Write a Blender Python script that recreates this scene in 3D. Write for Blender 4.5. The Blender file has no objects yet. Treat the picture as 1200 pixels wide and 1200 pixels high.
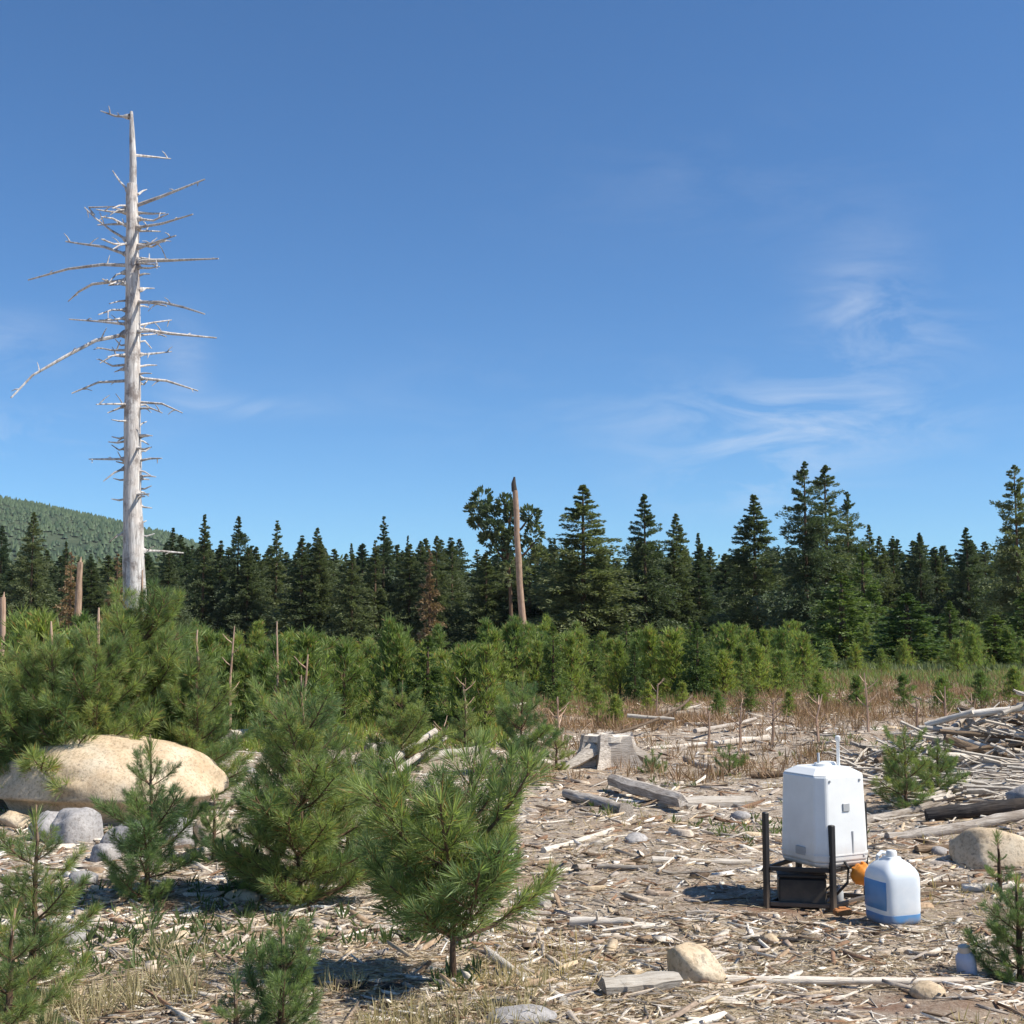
import bpy, math, random
import numpy as np
from mathutils import Vector, Matrix, Euler
R = math.radians
scene = bpy.context.scene
col = scene.collection

# ------------------------------------------------------------------ camera
F = 1448.0            # focal length in photo pixels (photo 1200 x 1200)
HOR = 742.0           # horizon row in the photo
CAMZ = 1.62
PITCH = math.atan((HOR-600)/F)
cam = bpy.data.cameras.new('camera'); camo = bpy.data.objects.new('camera', cam)
col.objects.link(camo); scene.camera = camo
camo.location = (0, 0, CAMZ); camo.rotation_euler = (math.pi/2+PITCH, 0, 0)
cam.sensor_width = 36; cam.lens = 36*F/1200; cam.clip_start = .05; cam.clip_end = 9000

# ------------------------------------------------------------------ light and sky
SUN_EL = R(50); SUN_AZ = R(104)         # clockwise from +Y (view direction): from the right, a little behind the camera
sun_dir = Vector((math.sin(SUN_AZ)*math.cos(SUN_EL), math.cos(SUN_AZ)*math.cos(SUN_EL), math.sin(SUN_EL)))
sl = bpy.data.lights.new('sun', 'SUN'); sl.energy = 5.0; sl.angle = R(.53); sl.color = (1, .94, .83)
so = bpy.data.objects.new('sun', sl); col.objects.link(so)
so.rotation_euler = sun_dir.to_track_quat('Z', 'Y').to_euler(); so.location = (20, -20, 60)
scene.view_settings.view_transform = 'Standard'; scene.view_settings.look = 'None'
scene.view_settings.exposure = .45; scene.view_settings.gamma = 1
scene.view_settings.use_curve_mapping = False

def raydir(px, py):
    x = (px-600)/F; y = (600-py)/F
    c, s = math.cos(PITCH), math.sin(PITCH)
    return Vector((x, c - y*s, s + y*c))

world = bpy.data.worlds.new('World'); scene.world = world; world.use_nodes = True
def build_world():
    nt = world.node_tree; N = nt.nodes; Lk = nt.links
    bg = N['Background']; bg.inputs[1].default_value = .079
    sky = N.new('ShaderNodeTexSky'); sky.sky_type = 'NISHITA'; sky.sun_disc = False
    sky.sun_elevation = SUN_EL; sky.sun_rotation = SUN_AZ
    sky.altitude = 1400; sky.air_density = 1.0; sky.dust_density = .35; sky.ozone_density = 1.6
    tc = N.new('ShaderNodeTexCoord')
    def mth(op, a, b=None, c=None, clamp=False):
        n = N.new('ShaderNodeMath'); n.operation = op; n.use_clamp = clamp
        for i, v in enumerate((a, b, c)):
            if v is None: continue
            if hasattr(v, 'is_linked'): Lk.new(v, n.inputs[i])
            else: n.inputs[i].default_value = v
        return n.outputs[0]
    # thin cirrus streaks: wispy noise stretched along the wind, present only where the wisps hang
    mp = N.new('ShaderNodeMapping'); mp.inputs['Rotation'].default_value = (0, R(38), 0)
    mp.inputs['Scale'].default_value = (9, 9, 30); Lk.new(tc.outputs['Generated'], mp.inputs[0])
    nz = N.new('ShaderNodeTexNoise'); nz.inputs['Scale'].default_value = 1.0; nz.inputs['Detail'].default_value = 9
    nz.inputs['Roughness'].default_value = .62; nz.inputs['Distortion'].default_value = .7
    Lk.new(mp.outputs[0], nz.inputs['Vector'])
    wisp = mth('MULTIPLY_ADD', nz.outputs[0], 3.2, -1.35, True)
    tot = None
    for (px, py, a, b, w) in ((930, 500, 150, 46, .62), (1012, 360, 60, 70, .30), (868, 572, 80, 24, .42), (1085, 392, 60, 34, .22),
                              (22, 505, 95, 22, .42), (10, 405, 60, 34, .22), (268, 476, 75, 12, .34), (214, 425, 26, 45, .24), (850, 215, 190, 60, .06),
                              (640, 470, 300, 60, .06)):
        d = raydir(px, py).normalized()
        sb = N.new('ShaderNodeVectorMath'); sb.operation = 'SUBTRACT'; Lk.new(tc.outputs['Generated'], sb.inputs[0]); sb.inputs[1].default_value = d
        ml = N.new('ShaderNodeVectorMath'); ml.operation = 'MULTIPLY'; Lk.new(sb.outputs[0], ml.inputs[0]); ml.inputs[1].default_value = (F/a, 2, F/b)
        ln = N.new('ShaderNodeVectorMath'); ln.operation = 'LENGTH'; Lk.new(ml.outputs[0], ln.inputs[0])
        g = mth('POWER', 2.718, mth('MULTIPLY', mth('POWER', ln.outputs['Value'], 2), -1))
        g = mth('MULTIPLY', g, w)
        tot = g if tot is None else mth('ADD', tot, g)
    dens = mth('MULTIPLY', tot, wisp, None, True)
    sat = N.new('ShaderNodeHueSaturation'); sat.inputs['Saturation'].default_value = 1.0
    tint = N.new('ShaderNodeVectorMath'); tint.operation = 'MULTIPLY'; tint.inputs[1].default_value = (.66, 1.04, 1.36)
    Lk.new(sky.outputs[0], tint.inputs[0]); Lk.new(tint.outputs[0], sat.inputs['Color'])
    mx = N.new('ShaderNodeMix'); mx.data_type = 'RGBA'; Lk.new(dens, mx.inputs['Factor'])
    Lk.new(sat.outputs[0], mx.inputs[6]); mx.inputs[7].default_value = (8.2, 8.6, 9.2, 1)
    Lk.new(mx.outputs[2], bg.inputs[0])
build_world()

# ------------------------------------------------------------------ helpers
rng = np.random.default_rng(7); rnd = random.Random(11)
def hash2(ix, iy, s):
    h = (ix.astype(np.int64)*374761393 + iy.astype(np.int64)*668265263 + s*1442695041) & 0xffffffff
    h = ((h ^ (h >> 13))*1274126177) & 0xffffffff
    return ((h ^ (h >> 16)) & 0xffff)/65535.0
def vnoise(x, y, s=0):
    x = np.asarray(x, float); y = np.asarray(y, float)
    ix = np.floor(x); iy = np.floor(y); fx = x-ix; fy = y-iy
    u = fx*fx*(3-2*fx); v = fy*fy*(3-2*fy)
    a = hash2(ix, iy, s); b = hash2(ix+1, iy, s); c = hash2(ix, iy+1, s); d = hash2(ix+1, iy+1, s)
    return (a*(1-u)+b*u)*(1-v)+(c*(1-u)+d*u)*v - .5
def H(x, y):
    x = np.asarray(x, float); y = np.asarray(y, float); r = np.hypot(x, y)
    near = np.clip(r/3, 0, 1)*np.exp(-(r/45)**2)
    z = near*(.16*vnoise(x/2.6, y/2.6, 1) + .09*vnoise(x/1.1, y/1.1, 2) + .05*vnoise(x/.42, y/.42, 3) + .025*vnoise(x/.17, y/.17, 4))
    z = z + .5*vnoise(x/22, y/22, 5)*np.clip((r-18)/40, 0, 1)
    z = z + .35*np.clip((x-2.5)/6, 0, 1)*np.clip((y-9)/8, 0, 1)*np.clip((60-r)/25, 0, 1)   # low rise under the slash pile
    return z
def Hz(x, y): return float(H(x, y))
def at(px, py, dz=0.0):
    """point of the ground seen at photo pixel (px, py)"""
    d = raydir(px, py); t = 5.0; z = 0
    for _ in range(12):
        t = (z-CAMZ)/d.z
        t = min(max(t, 2), 300); z = .5*z + .5*Hz(d.x*t, d.y*t)
    return Vector((d.x*t, d.y*t, Hz(d.x*t, d.y*t)+dz))
def pt(px, py, dist):
    """point at depth dist metres (along +Y) seen at (px, py)"""
    d = raydir(px, py); t = dist/d.y
    return Vector((d.x*t, dist, CAMZ+d.z*t))
def X(px, dist): return pt(px, HOR, dist).x

def mesh(name, V, Fc, smooth=False, colors=None):
    """V (n,3); Fc list of tuples or (m,k) array"""
    me = bpy.data.meshes.new(name); V = np.asarray(V, np.float32)
    if isinstance(Fc, np.ndarray):
        m, k = Fc.shape; me.vertices.add(len(V)); me.vertices.foreach_set('co', V.ravel())
        me.loops.add(m*k); me.loops.foreach_set('vertex_index', Fc.astype(np.int32).ravel())
        me.polygons.add(m); me.polygons.foreach_set('loop_start', (np.arange(m)*k).astype(np.int32))
        me.update(calc_edges=True)
    else:
        me.from_pydata(V.tolist(), [], Fc)
    if smooth: me.polygons.foreach_set('use_smooth', np.ones(len(me.polygons), bool))
    if colors is not None:
        a = me.attributes.new('tone', 'FLOAT_COLOR', 'POINT')
        c = np.ones((len(V), 4), np.float32); c[:, :3] = colors; a.data.foreach_set('color', c.ravel())
    return me
def link(name, me, mat=None, parent=None, loc=None, rot=None, scale=None):
    o = bpy.data.objects.new(name, me); col.objects.link(o)
    if mat is not None and me is not None and not me.materials: me.materials.append(mat)
    if parent is not None: o.parent = parent
    if loc is not None: o.location = loc
    if rot is not None: o.rotation_euler = rot
    if scale is not None: o.scale = scale if hasattr(scale, '__len__') else (scale,)*3
    return o
def tag(o, label=None, cat=None, group=None, kind=None):
    if label: o['label'] = label
    if cat: o['category'] = cat
    if group: o['group'] = group
    if kind: o['kind'] = kind
    return o
def empty(name, loc, rz=0, s=1):
    o = bpy.data.objects.new(name, None); col.objects.link(o); o.location = loc; o.rotation_euler = (0, 0, rz); o.scale = (s,)*3
    o.empty_display_size = .1; return o
class MB:
    def __init__(s): s.V = []; s.F = []; s.n = 0
    def add(s, V, Fc):
        s.V.append(np.asarray(V, float)); s.F += [tuple(int(i)+s.n for i in f) for f in Fc]; s.n += len(V)
    def box(s, c, size, rz=0, bev=0):
        c = np.array(c, float); h = np.array(size, float)/2
        if bev:
            b = bev; P = []
            for sz in (-1, 1):
                for (sx, sy) in ((-1, -1), (1, -1), (1, 1), (-1, 1)): pass
            rings = []
            for (z, i) in ((-h[2], b), (-h[2]+b, 0), (h[2]-b, 0), (h[2], b)):
                x, y = h[0]-i, h[1]-i
                rings.append([(-x+b, -y, z), (x-b, -y, z), (x, -y+b, z), (x, y-b, z), (x-b, y, z), (-x+b, y, z), (-x, y-b, z), (-x, -y+b, z)])
            V = np.array(sum(rings, [])); Fc = [tuple(range(7, -1, -1)), tuple(range(24, 32))]
            for r in range(3):
                for k in range(8): Fc.append((r*8+k, r*8+(k+1) % 8, (r+1)*8+(k+1) % 8, (r+1)*8+k))
        else:
            V = np.array([(x, y, z) for z in (-h[2], h[2]) for (x, y) in ((-h[0], -h[1]), (h[0], -h[1]), (h[0], h[1]), (-h[0], h[1]))])
            Fc = [(3, 2, 1, 0), (4, 5, 6, 7), (0, 1, 5, 4), (1, 2, 6, 5), (2, 3, 7, 6), (3, 0, 4, 7)]
        ca, sa = math.cos(rz), math.sin(rz)
        V = np.stack([V[:, 0]*ca-V[:, 1]*sa, V[:, 0]*sa+V[:, 1]*ca, V[:, 2]], 1)+c
        s.add(V, Fc)
    def tube(s, pts, rad, n=8, jag=0, seed=0, cap=True):
        pts = [Vector(p) for p in pts]; rr = random.Random(seed); V = []; Fc = []
        up = Vector((.13, .2, 1)) if abs((pts[-1]-pts[0]).normalized().z) < .9 else Vector((1, .1, 0))
        for i, p in enumerate(pts):
            t = (pts[min(i+1, len(pts)-1)]-pts[max(i-1, 0)]).normalized()
            a = t.cross(up).normalized(); b = t.cross(a)
            for k in range(n):
                an = 2*math.pi*k/n; r = rad[i]*(1+jag*(rr.random()-.5)*2)
                q = p + a*math.cos(an)*r + b*math.sin(an)*r
                if i in (0, len(pts)-1) and jag: q = q + t*rad[i]*jag*3*(rr.random()-.5)
                V.append(q)
        for i in range(len(pts)-1):
            for k in range(n):
                Fc.append((i*n+k, i*n+(k+1) % n, (i+1)*n+(k+1) % n, (i+1)*n+k))
        if cap: Fc.append(tuple(range(n))[::-1]); Fc.append(tuple(range((len(pts)-1)*n, len(pts)*n)))
        s.add([tuple(v) for v in V], Fc)
    def lathe(s, prof, n=20, c=(0, 0, 0)):
        V = []; Fc = []
        for (r, z) in prof:
            for k in range(n): a = 2*math.pi*k/n; V.append((c[0]+r*math.cos(a), c[1]+r*math.sin(a), c[2]+z))
        for i in range(len(prof)-1):
            for k in range(n): Fc.append((i*n+k, i*n+(k+1) % n, (i+1)*n+(k+1) % n, (i+1)*n+k))
        Fc.append(tuple(range(n))[::-1]); Fc.append(tuple(range((len(prof)-1)*n, len(prof)*n))); s.add(V, Fc)
    def me(s, name, smooth=False):
        m = mesh(name, np.concatenate(s.V), s.F, smooth); 
        if smooth:
            m.set_sharp_from_angle(angle=R(50))
        return m

# ------------------------------------------------------------------ materials
def newmat(name, rough=.85, spec=.3):
    m = bpy.data.materials.new(name); m.use_nodes = True
    b = m.node_tree.nodes['Principled BSDF']; b.inputs['Roughness'].default_value = rough
    b.inputs['Specular IOR Level'].default_value = spec
    return m, m.node_tree, b
def ramp(nt, src, stops):
    r = nt.nodes.new('ShaderNodeValToRGB'); e = r.color_ramp.elements
    while len(e) < len(stops): e.new(.5)
    for i, (p, c) in enumerate(stops): e[i].position = p; e[i].color = (*c, 1)
    nt.links.new(src, r.inputs[0]); return r.outputs[0]
def noise(nt, scale, detail=5, rough=.6, vec=None, mapscale=None, coord='Object', dist=0):
    tc = nt.nodes.new('ShaderNodeTexCoord'); out = tc.outputs[coord] if vec is None else vec
    if mapscale:
        mp = nt.nodes.new('ShaderNodeMapping'); mp.inputs['Scale'].default_value = mapscale; nt.links.new(out, mp.inputs[0]); out = mp.outputs[0]
    n = nt.nodes.new('ShaderNodeTexNoise'); n.inputs['Scale'].default_value = scale; n.inputs['Detail'].default_value = detail
    n.inputs['Roughness'].default_value = rough; n.inputs['Distortion'].default_value = dist; nt.links.new(out, n.inputs['Vector']); return n.outputs[0]
def mixc(nt, fac, a, b, mode='MIX'):
    m = nt.nodes.new('ShaderNodeMix'); m.data_type = 'RGBA'; m.blend_type = mode
    for i, v in ((0, fac), (6, a), (7, b)):
        if hasattr(v, 'is_linked'): nt.links.new(v, m.inputs[i])
        else: m.inputs[i].default_value = v if i == 0 else (*v, 1)
    return m.outputs[2]
def bump(nt, b, h, strength, dist):
    n = nt.nodes.new('ShaderNodeBump'); n.inputs['Strength'].default_value = strength; n.inputs['Distance'].default_value = dist
    nt.links.new(h, n.inputs['Height']); nt.links.new(n.outputs[0], b.inputs['Normal'])
def objrand(nt): return nt.nodes.new('ShaderNodeObjectInfo').outputs['Random']
def vary(nt, c, lo, hi, src=None):
    """multiply a colour by a factor that differs from thing to thing"""
    r = ramp(nt, src if src is not None else objrand(nt), [(0, lo), (1, hi)]); return mixc(nt, 1.0, c, r, 'MULTIPLY')

def m_plain(name, c, rough=.5, spec=.4, dirt=.12, scale=6):
    m, nt, b = newmat(name, rough, spec)
    n = noise(nt, scale, 8, .65)
    k = ramp(nt, n, [(.35, tuple(x*(1-dirt*2) for x in c)), (.6, c)])
    nt.links.new(k, b.inputs['Base Color'])
    bump(nt, b, noise(nt, 60, 4), .06, .004)
    return m
def m_foliage(name, dark, light, transl=.3, tip=None):
    m, nt, b = newmat(name, .55, .35)
    g = nt.nodes.new('ShaderNodeNewGeometry')
    c = ramp(nt, g.outputs['Random Per Island'], [(0, dark), (1, light)])
    if tip:
        t = ramp(nt, g.outputs['Random Per Island'], [(0, (0, 0, 0)), (.925, (0, 0, 0)), (.935, (1, 1, 1)), (1, (1, 1, 1))])
        c = mixc(nt, t, c, tip)
    c = vary(nt, c, (.62, .72, .80), (1.3, 1.2, 1.05))
    nt.links.new(c, b.inputs['Base Color'])
    tr = nt.nodes.new('ShaderNodeBsdfTranslucent'); nt.links.new(mixc(nt, 1, c, (1.25, 1.35, .7), 'MULTIPLY'), tr.inputs[0])
    mx = nt.nodes.new('ShaderNodeMixShader'); mx.inputs[0].default_value = transl
    nt.links.new(b.outputs[0], mx.inputs[1]); nt.links.new(tr.outputs[0], mx.inputs[2])
    nt.links.new(mx.outputs[0], nt.nodes['Material Output'].inputs[0]); return m
def m_wood(name, stops, axis=(1.2, 14, 14), scale=5, bstr=.5, spots=None, lo=(.62, .6, .58)):
    m, nt, b = newmat(name, .9, .15)
    n = noise(nt, scale, 8, .68, mapscale=axis, dist=.3)
    c = ramp(nt, n, stops)
    n2 = noise(nt, 3, 4)
    c = mixc(nt, ramp(nt, n2, [(.45, (0, 0, 0)), (.68, (.5, .5, .5))]), c, spots or (.2, .15, .11))
    c = vary(nt, c, lo, (1.18, 1.14, 1.1))
    if name == 'snag_wood':   # dark rot and branch scars
        sc = noise(nt, 1.1, 7, .75, mapscale=(2.2, 2.2, 1.6)); c = mixc(nt, ramp(nt, sc, [(.50, (0, 0, 0)), (.62, (.85, .85, .85))]), c, (.21, .175, .16))
    nt.links.new(c, b.inputs['Base Color']); bump(nt, b, n, bstr*(2 if name == 'snag_wood' else 1), .03); return m

SILVER = m_wood('weathered_wood', [(.3, (.16, .135, .115)), (.47, (.43, .39, .345)), (.66, (.66, .62, .57))])
BLEACH = m_wood('bleached_wood', [(.3, (.30, .26, .21)), (.45, (.62, .57, .50)), (.66, (.78, .75, .69))], spots=(.4, .32, .24))
BROWNW = m_wood('brown_wood', [(.3, (.06, .042, .03)), (.5, (.20, .145, .10)), (.68, (.34, .27, .20))])
DARKW = m_wood('charred_wood', [(.3, (.02, .02, .022)), (.55, (.07, .065, .065)), (.7, (.15, .14, .135))])
SNAG = m_wood('snag_wood', [(.28, (.11, .10, .10)), (.44, (.40, .385, .375)), (.62, (.64, .63, .62))], axis=(9, 9, .8), scale=1.6, bstr=.4, spots=(.5, .43, .38), lo=(.9, .9, .9))
REDW = m_wood('red_snag_wood', [(.3, (.28, .17, .12)), (.5, (.54, .38, .28)), (.7, (.66, .50, .39))], axis=(9, 9, .8), scale=1.6)
BARK = m_wood('pine_bark', [(.3, (.045, .03, .022)), (.5, (.13, .085, .058)), (.7, (.22, .155, .11))], axis=(9, 9, 2), scale=3)
TWIG = m_plain('twig_bark', (.17, .11, .07), .9, .15, .25, 20)
PINE = m_foliage('young_pine_needles', (.13, .18, .07), (.36, .44, .185), .45, (.36, .22, .09))
PINE2 = m_foliage('dark_pine_needles', (.09, .145, .065), (.26, .35, .15), .4)  # darker, bluer needle tone for some of the saplings
BANDF = m_foliage('thicket_pine_needles', (.12, .165, .05), (.34, .42, .13), .42, (.36, .22, .10))
CONF = m_foliage('conifer_needles', (.06, .088, .05), (.185, .22, .115), .3)
CONF2 = m_foliage('bright_conifer_needles', (.07, .12, .04), (.18, .24, .085), .3)
DEADF = m_foliage('dead_needles', (.16, .11, .07), (.30, .22, .14), .25)
BRUSH = m_foliage('dead_brush_stems', (.27, .14, .075), (.52, .34, .21), .2)
STRAW = m_foliage('dry_grass_blades', (.33, .26, .14), (.58, .48, .29), .3)
DUFF = m_foliage('fallen_needles', (.26, .165, .09), (.60, .48, .32), .1)
WEED = m_foliage('weed_leaves', (.07, .11, .035), (.16, .2, .075), .3)

def m_ground():
    m, nt, b = newmat('forest_soil', .95, .1)
    big = noise(nt, .55, 5, .6); mid = noise(nt, 5, 8, .7); fine = noise(nt, 38, 8, .75, dist=.4); wisp = noise(nt, 16, 6, .7, mapscale=(1, 3.2, 1), dist=.8)
    c = ramp(nt, fine, [(.33, (.12, .085, .06)), (.45, (.34, .27, .205)), (.56, (.53, .45, .36)), (.7, (.66, .60, .51))])
    c = mixc(nt, ramp(nt, wisp, [(.5, (0, 0, 0)), (.64, (.75, .75, .75))]), c, (.47, .40, .33))
    c = mixc(nt, ramp(nt, mid, [(.5, (0, 0, 0)), (.68, (.6, .6, .6))]), c, (.20, .12, .08))
    c = mixc(nt, ramp(nt, big, [(.5, (0, 0, 0)), (.66, (.7, .7, .7))]), c, (.30, .185, .105))
    tc = nt.nodes.new('ShaderNodeTexCoord')
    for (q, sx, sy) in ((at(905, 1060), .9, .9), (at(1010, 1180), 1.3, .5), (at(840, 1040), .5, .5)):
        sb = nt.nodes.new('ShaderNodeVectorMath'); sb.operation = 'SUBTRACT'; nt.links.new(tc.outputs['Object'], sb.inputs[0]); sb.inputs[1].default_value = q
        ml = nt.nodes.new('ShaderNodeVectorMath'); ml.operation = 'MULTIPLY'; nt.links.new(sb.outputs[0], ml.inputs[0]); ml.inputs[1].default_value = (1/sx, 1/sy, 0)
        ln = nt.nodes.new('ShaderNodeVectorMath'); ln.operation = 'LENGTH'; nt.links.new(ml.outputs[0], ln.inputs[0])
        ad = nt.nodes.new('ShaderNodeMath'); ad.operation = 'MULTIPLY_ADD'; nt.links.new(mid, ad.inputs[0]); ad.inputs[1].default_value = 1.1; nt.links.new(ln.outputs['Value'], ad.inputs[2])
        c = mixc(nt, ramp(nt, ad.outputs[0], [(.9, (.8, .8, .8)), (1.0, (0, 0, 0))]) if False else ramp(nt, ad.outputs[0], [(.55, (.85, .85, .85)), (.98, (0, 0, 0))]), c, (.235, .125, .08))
    nt.links.new(c, b.inputs['Base Color']); bump(nt, b, fine, .9, .03); return m
GROUND = m_ground()
def m_litter():
    m, nt, b = newmat('litter', .9, .15)
    a = nt.nodes.new('ShaderNodeAttribute'); a.attribute_name = 'tone'
    n = noise(nt, 45, 6, .7)
    c = mixc(nt, 1.0, a.outputs['Color'], ramp(nt, n, [(.35, (.74, .71, .67)), (.6, (1.2, 1.17, 1.12))]), 'MULTIPLY')
    nt.links.new(c, b.inputs['Base Color']); bump(nt, b, n, .4, .01); return m
LITTER = m_litter()
def m_rock(name, a, bb, c_, sc=3.0, stain=(.25, .2, .15)):
    m, nt, b = newmat(name, .92, .2)
    n1 = noise(nt, sc, 9, .62); n2 = noise(nt, sc*14, 6, .7); n3 = noise(nt, sc*.5, 5, .6, dist=1)
    c = ramp(nt, n1, [(.32, a), (.5, bb), (.68, c_)])
    c = mixc(nt, 1.0, c, ramp(nt, n2, [(.34, (.6, .58, .56)), (.52, (1, 1, 1))]), 'MULTIPLY')
    c = mixc(nt, ramp(nt, n3, [(.56, (0, 0, 0)), (.7, (.6, .6, .6))]), c, stain)
    v = nt.nodes.new('ShaderNodeTexVoronoi'); v.inputs['Scale'].default_value = sc*24
    tc = nt.nodes.new('ShaderNodeTexCoord'); nt.links.new(tc.outputs['Object'], v.inputs['Vector'])
    sp = ramp(nt, v.outputs['Color'], [(0, (0, 0, 0)), (.86, (0, 0, 0)), (.9, (.5, .5, .5))]); c = mixc(nt, sp, c, (.2, .17, .14))
    nt.links.new(c, b.inputs['Base Color'])
    ad = nt.nodes.new('ShaderNodeMath'); ad.operation = 'MULTIPLY_ADD'; nt.links.new(n2, ad.inputs[0]); ad.inputs[1].default_value = .35; nt.links.new(n1, ad.inputs[2])
    bump(nt, b, ad.outputs[0], .6, .03); return m
ROCK_TAN = m_rock('tan_granite', (.46, .34, .215), (.60, .47, .32), (.66, .56, .42), 2.6, (.50, .33, .19))
ROCK_GREY = m_rock('grey_granite', (.25, .24, .24), (.38, .36, .35), (.5, .47, .45), 3)
WHITE = m_plain('white_plastic', (.82, .83, .82), .38, .45, .04, 5)
PANEL = m_plain('shade_grey_plastic', (.56, .56, .56), .5, .4, .06)  # greyer than the shell, to deepen the shade on the tank's left side
GREYP = m_plain('grey_plastic', (.42, .43, .44), .5, .4, .1)
BLACK = m_plain('black_metal', (.018, .018, .02), .5, .4, .1)
ORANGE = m_plain('orange_plastic', (.78, .27, .03), .45, .45, .1)
RUST = m_plain('rusty_orange_wood', (.52, .22, .08), .75, .3, .2, 20)
BLUE = m_plain('blue_plastic', (.10, .28, .56), .35, .5, .08)
def add_dust(m, c, z0, z1):   # dust splashed up the lower part of a thing
    nt = m.node_tree; b = nt.nodes['Principled BSDF']; src = b.inputs['Base Color'].links[0].from_socket
    tc = nt.nodes.new('ShaderNodeTexCoord'); sp = nt.nodes.new('ShaderNodeSeparateXYZ'); nt.links.new(tc.outputs['Object'], sp.inputs[0])
    n = noise(nt, 14, 7, .7); ad = nt.nodes.new('ShaderNodeMath'); ad.operation = 'MULTIPLY_ADD'; nt.links.new(n, ad.inputs[0]); ad.inputs[1].default_value = -.16; nt.links.new(sp.outputs[2], ad.inputs[2])
    mr = nt.nodes.new('ShaderNodeMapRange'); nt.links.new(ad.outputs[0], mr.inputs[0]); mr.inputs[1].default_value = z0-.08; mr.inputs[2].default_value = z1-.08; mr.inputs[3].default_value = .75; mr.inputs[4].default_value = .04
    nt.links.new(mixc(nt, mr.outputs[0], src, c), b.inputs['Base Color'])
add_dust(WHITE, (.42, .33, .24), .2, .42); add_dust(BLACK, (.2, .155, .115), -.02, .16); add_dust(BLUE, (.36, .29, .21), 0, .05)
def m_jug():
    m, nt, b = newmat('cloudy_plastic', .32, .5)
    c = ramp(nt, noise(nt, 5, 4), [(.4, (.74, .79, .84)), (.6, (.86, .88, .90))]); nt.links.new(c, b.inputs['Base Color'])
    tr = nt.nodes.new('ShaderNodeBsdfTranslucent'); tr.inputs[0].default_value = (.8, .88, .95, 1)
    mx = nt.nodes.new('ShaderNodeMixShader'); mx.inputs[0].default_value = .15
    nt.links.new(b.outputs[0], mx.inputs[1]); nt.links.new(tr.outputs[0], mx.inputs[2]); nt.links.new(mx.outputs[0], nt.nodes['Material Output'].inputs[0]); return m
JUG = m_jug()

# ------------------------------------------------------------------ ground
def build_ground():
    nr = 430; ang = np.concatenate([np.linspace(-46, 46, 400), np.linspace(46, 314, 62)[1:-1]])
    th = np.radians(ang); r = np.concatenate([[0], np.geomspace(1.2, 2050, nr)])
    RR, TH = np.meshgrid(r, th, indexing='ij'); x = RR*np.sin(TH); y = RR*np.cos(TH); z = H(x, y)
    V = np.stack([x, y, z], -1).reshape(-1, 3); na = len(th)
    i, j = np.meshgrid(np.arange(len(r)-1), np.arange(na), indexing='ij'); j2 = (j+1) % na
    Fc = np.stack([i*na+j, (i+1)*na+j, (i+1)*na+j2, i*na+j2], -1).reshape(-1, 4)[:, ::-1]
    o = link('ground', mesh('ground', V, Fc, True), GROUND); tag(o, kind='structure')
build_ground()

# far wooded hill
def build_hill():
    xs = np.linspace(-1500, 300, 130); ys = np.linspace(900, 2300, 60)
    XX, YY = np.meshgrid(xs, ys, indexing='ij')
    def hz(x, y):
        px = 600+F*x/np.maximum(y, 1)
        sky = np.interp(px, [-700, -300, -60, 0, 50, 110, 140, 170, 200, 240, 330, 450], [545, 560, 578, 587, 595, 606, 614, 622, 628, 644, 700, 745])
        ridge = (742-sky)/F*1600 + 7*vnoise(x/90, y/90, 10) + 3*vnoise(x/30, y/30, 11) - 4 + 10*vnoise(x/260, y/120, 12)*np.clip((1500-y)/300, 0, 1)
        return ridge*np.clip(np.sin(np.clip((y-900)/1400, 0, 1)*math.pi), 0, 1)**.8 - 3
    Z = hz(XX, YY); V = np.stack([XX, YY, Z], -1).reshape(-1, 3); n2 = len(ys)
    i, j = np.meshgrid(np.arange(len(xs)-1), np.arange(n2-1), indexing='ij')
    Fc = np.stack([i*n2+j, (i+1)*n2+j, (i+1)*n2+j+1, i*n2+j+1], -1).reshape(-1, 4)
    m, nt, b = newmat('hill_scrub', .95, .1)
    nt.links.new(ramp(nt, noise(nt, .02, 8, .7), [(.4, (.035, .055, .035)), (.6, (.08, .10, .06))]), b.inputs['Base Color'])
    tag(link('hill', mesh('hill', V, Fc, True), m), kind='structure')
    n = 34000; x = rng.uniform(-1150, 100, n); y = rng.uniform(920, 1700, n); z = hz(x, y); k = (z > 4) & (vnoise(x/60, y/50, 22)+.5+rng.uniform(-.3, .3, n) > .22)
    x, y, z = x[k], y[k], z[k]; n = len(x); h = rng.uniform(2.5, 7, n)*(1+.5*vnoise(x/70, y/70, 3)); r = h*rng.uniform(.22, .6, n)
    P = []; Q = []; m5 = 6
    base = np.stack([x, y, z], 1)
    Vt = np.zeros((n, m5+1, 3)); Vt[:, 0] = base + np.stack([0*h, 0*h, h], 1)
    for q in range(m5):
        a = 2*math.pi*q/m5; Vt[:, q+1] = base + np.stack([r*math.cos(a)*rng.uniform(.8, 1.2, n), r*math.sin(a), h*.12], 1)
    Fq = np.stack([np.stack([np.full(n, 0)+np.arange(n)*(m5+1), 1+q+np.arange(n)*(m5+1), 1+(q+1) % m5+np.arange(n)*(m5+1)], 1) for q in range(m5)], 1).reshape(-1, 3)
    tag(link('hillside_forest', mesh('hillside_forest', Vt.reshape(-1, 3), Fq), m_foliage('hill_forest', (.04, .07, .035), (.10, .135, .065), .0)),
        'dense green forest covering the far hillside on the left', 'forest', kind='stuff')
build_hill()

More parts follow.
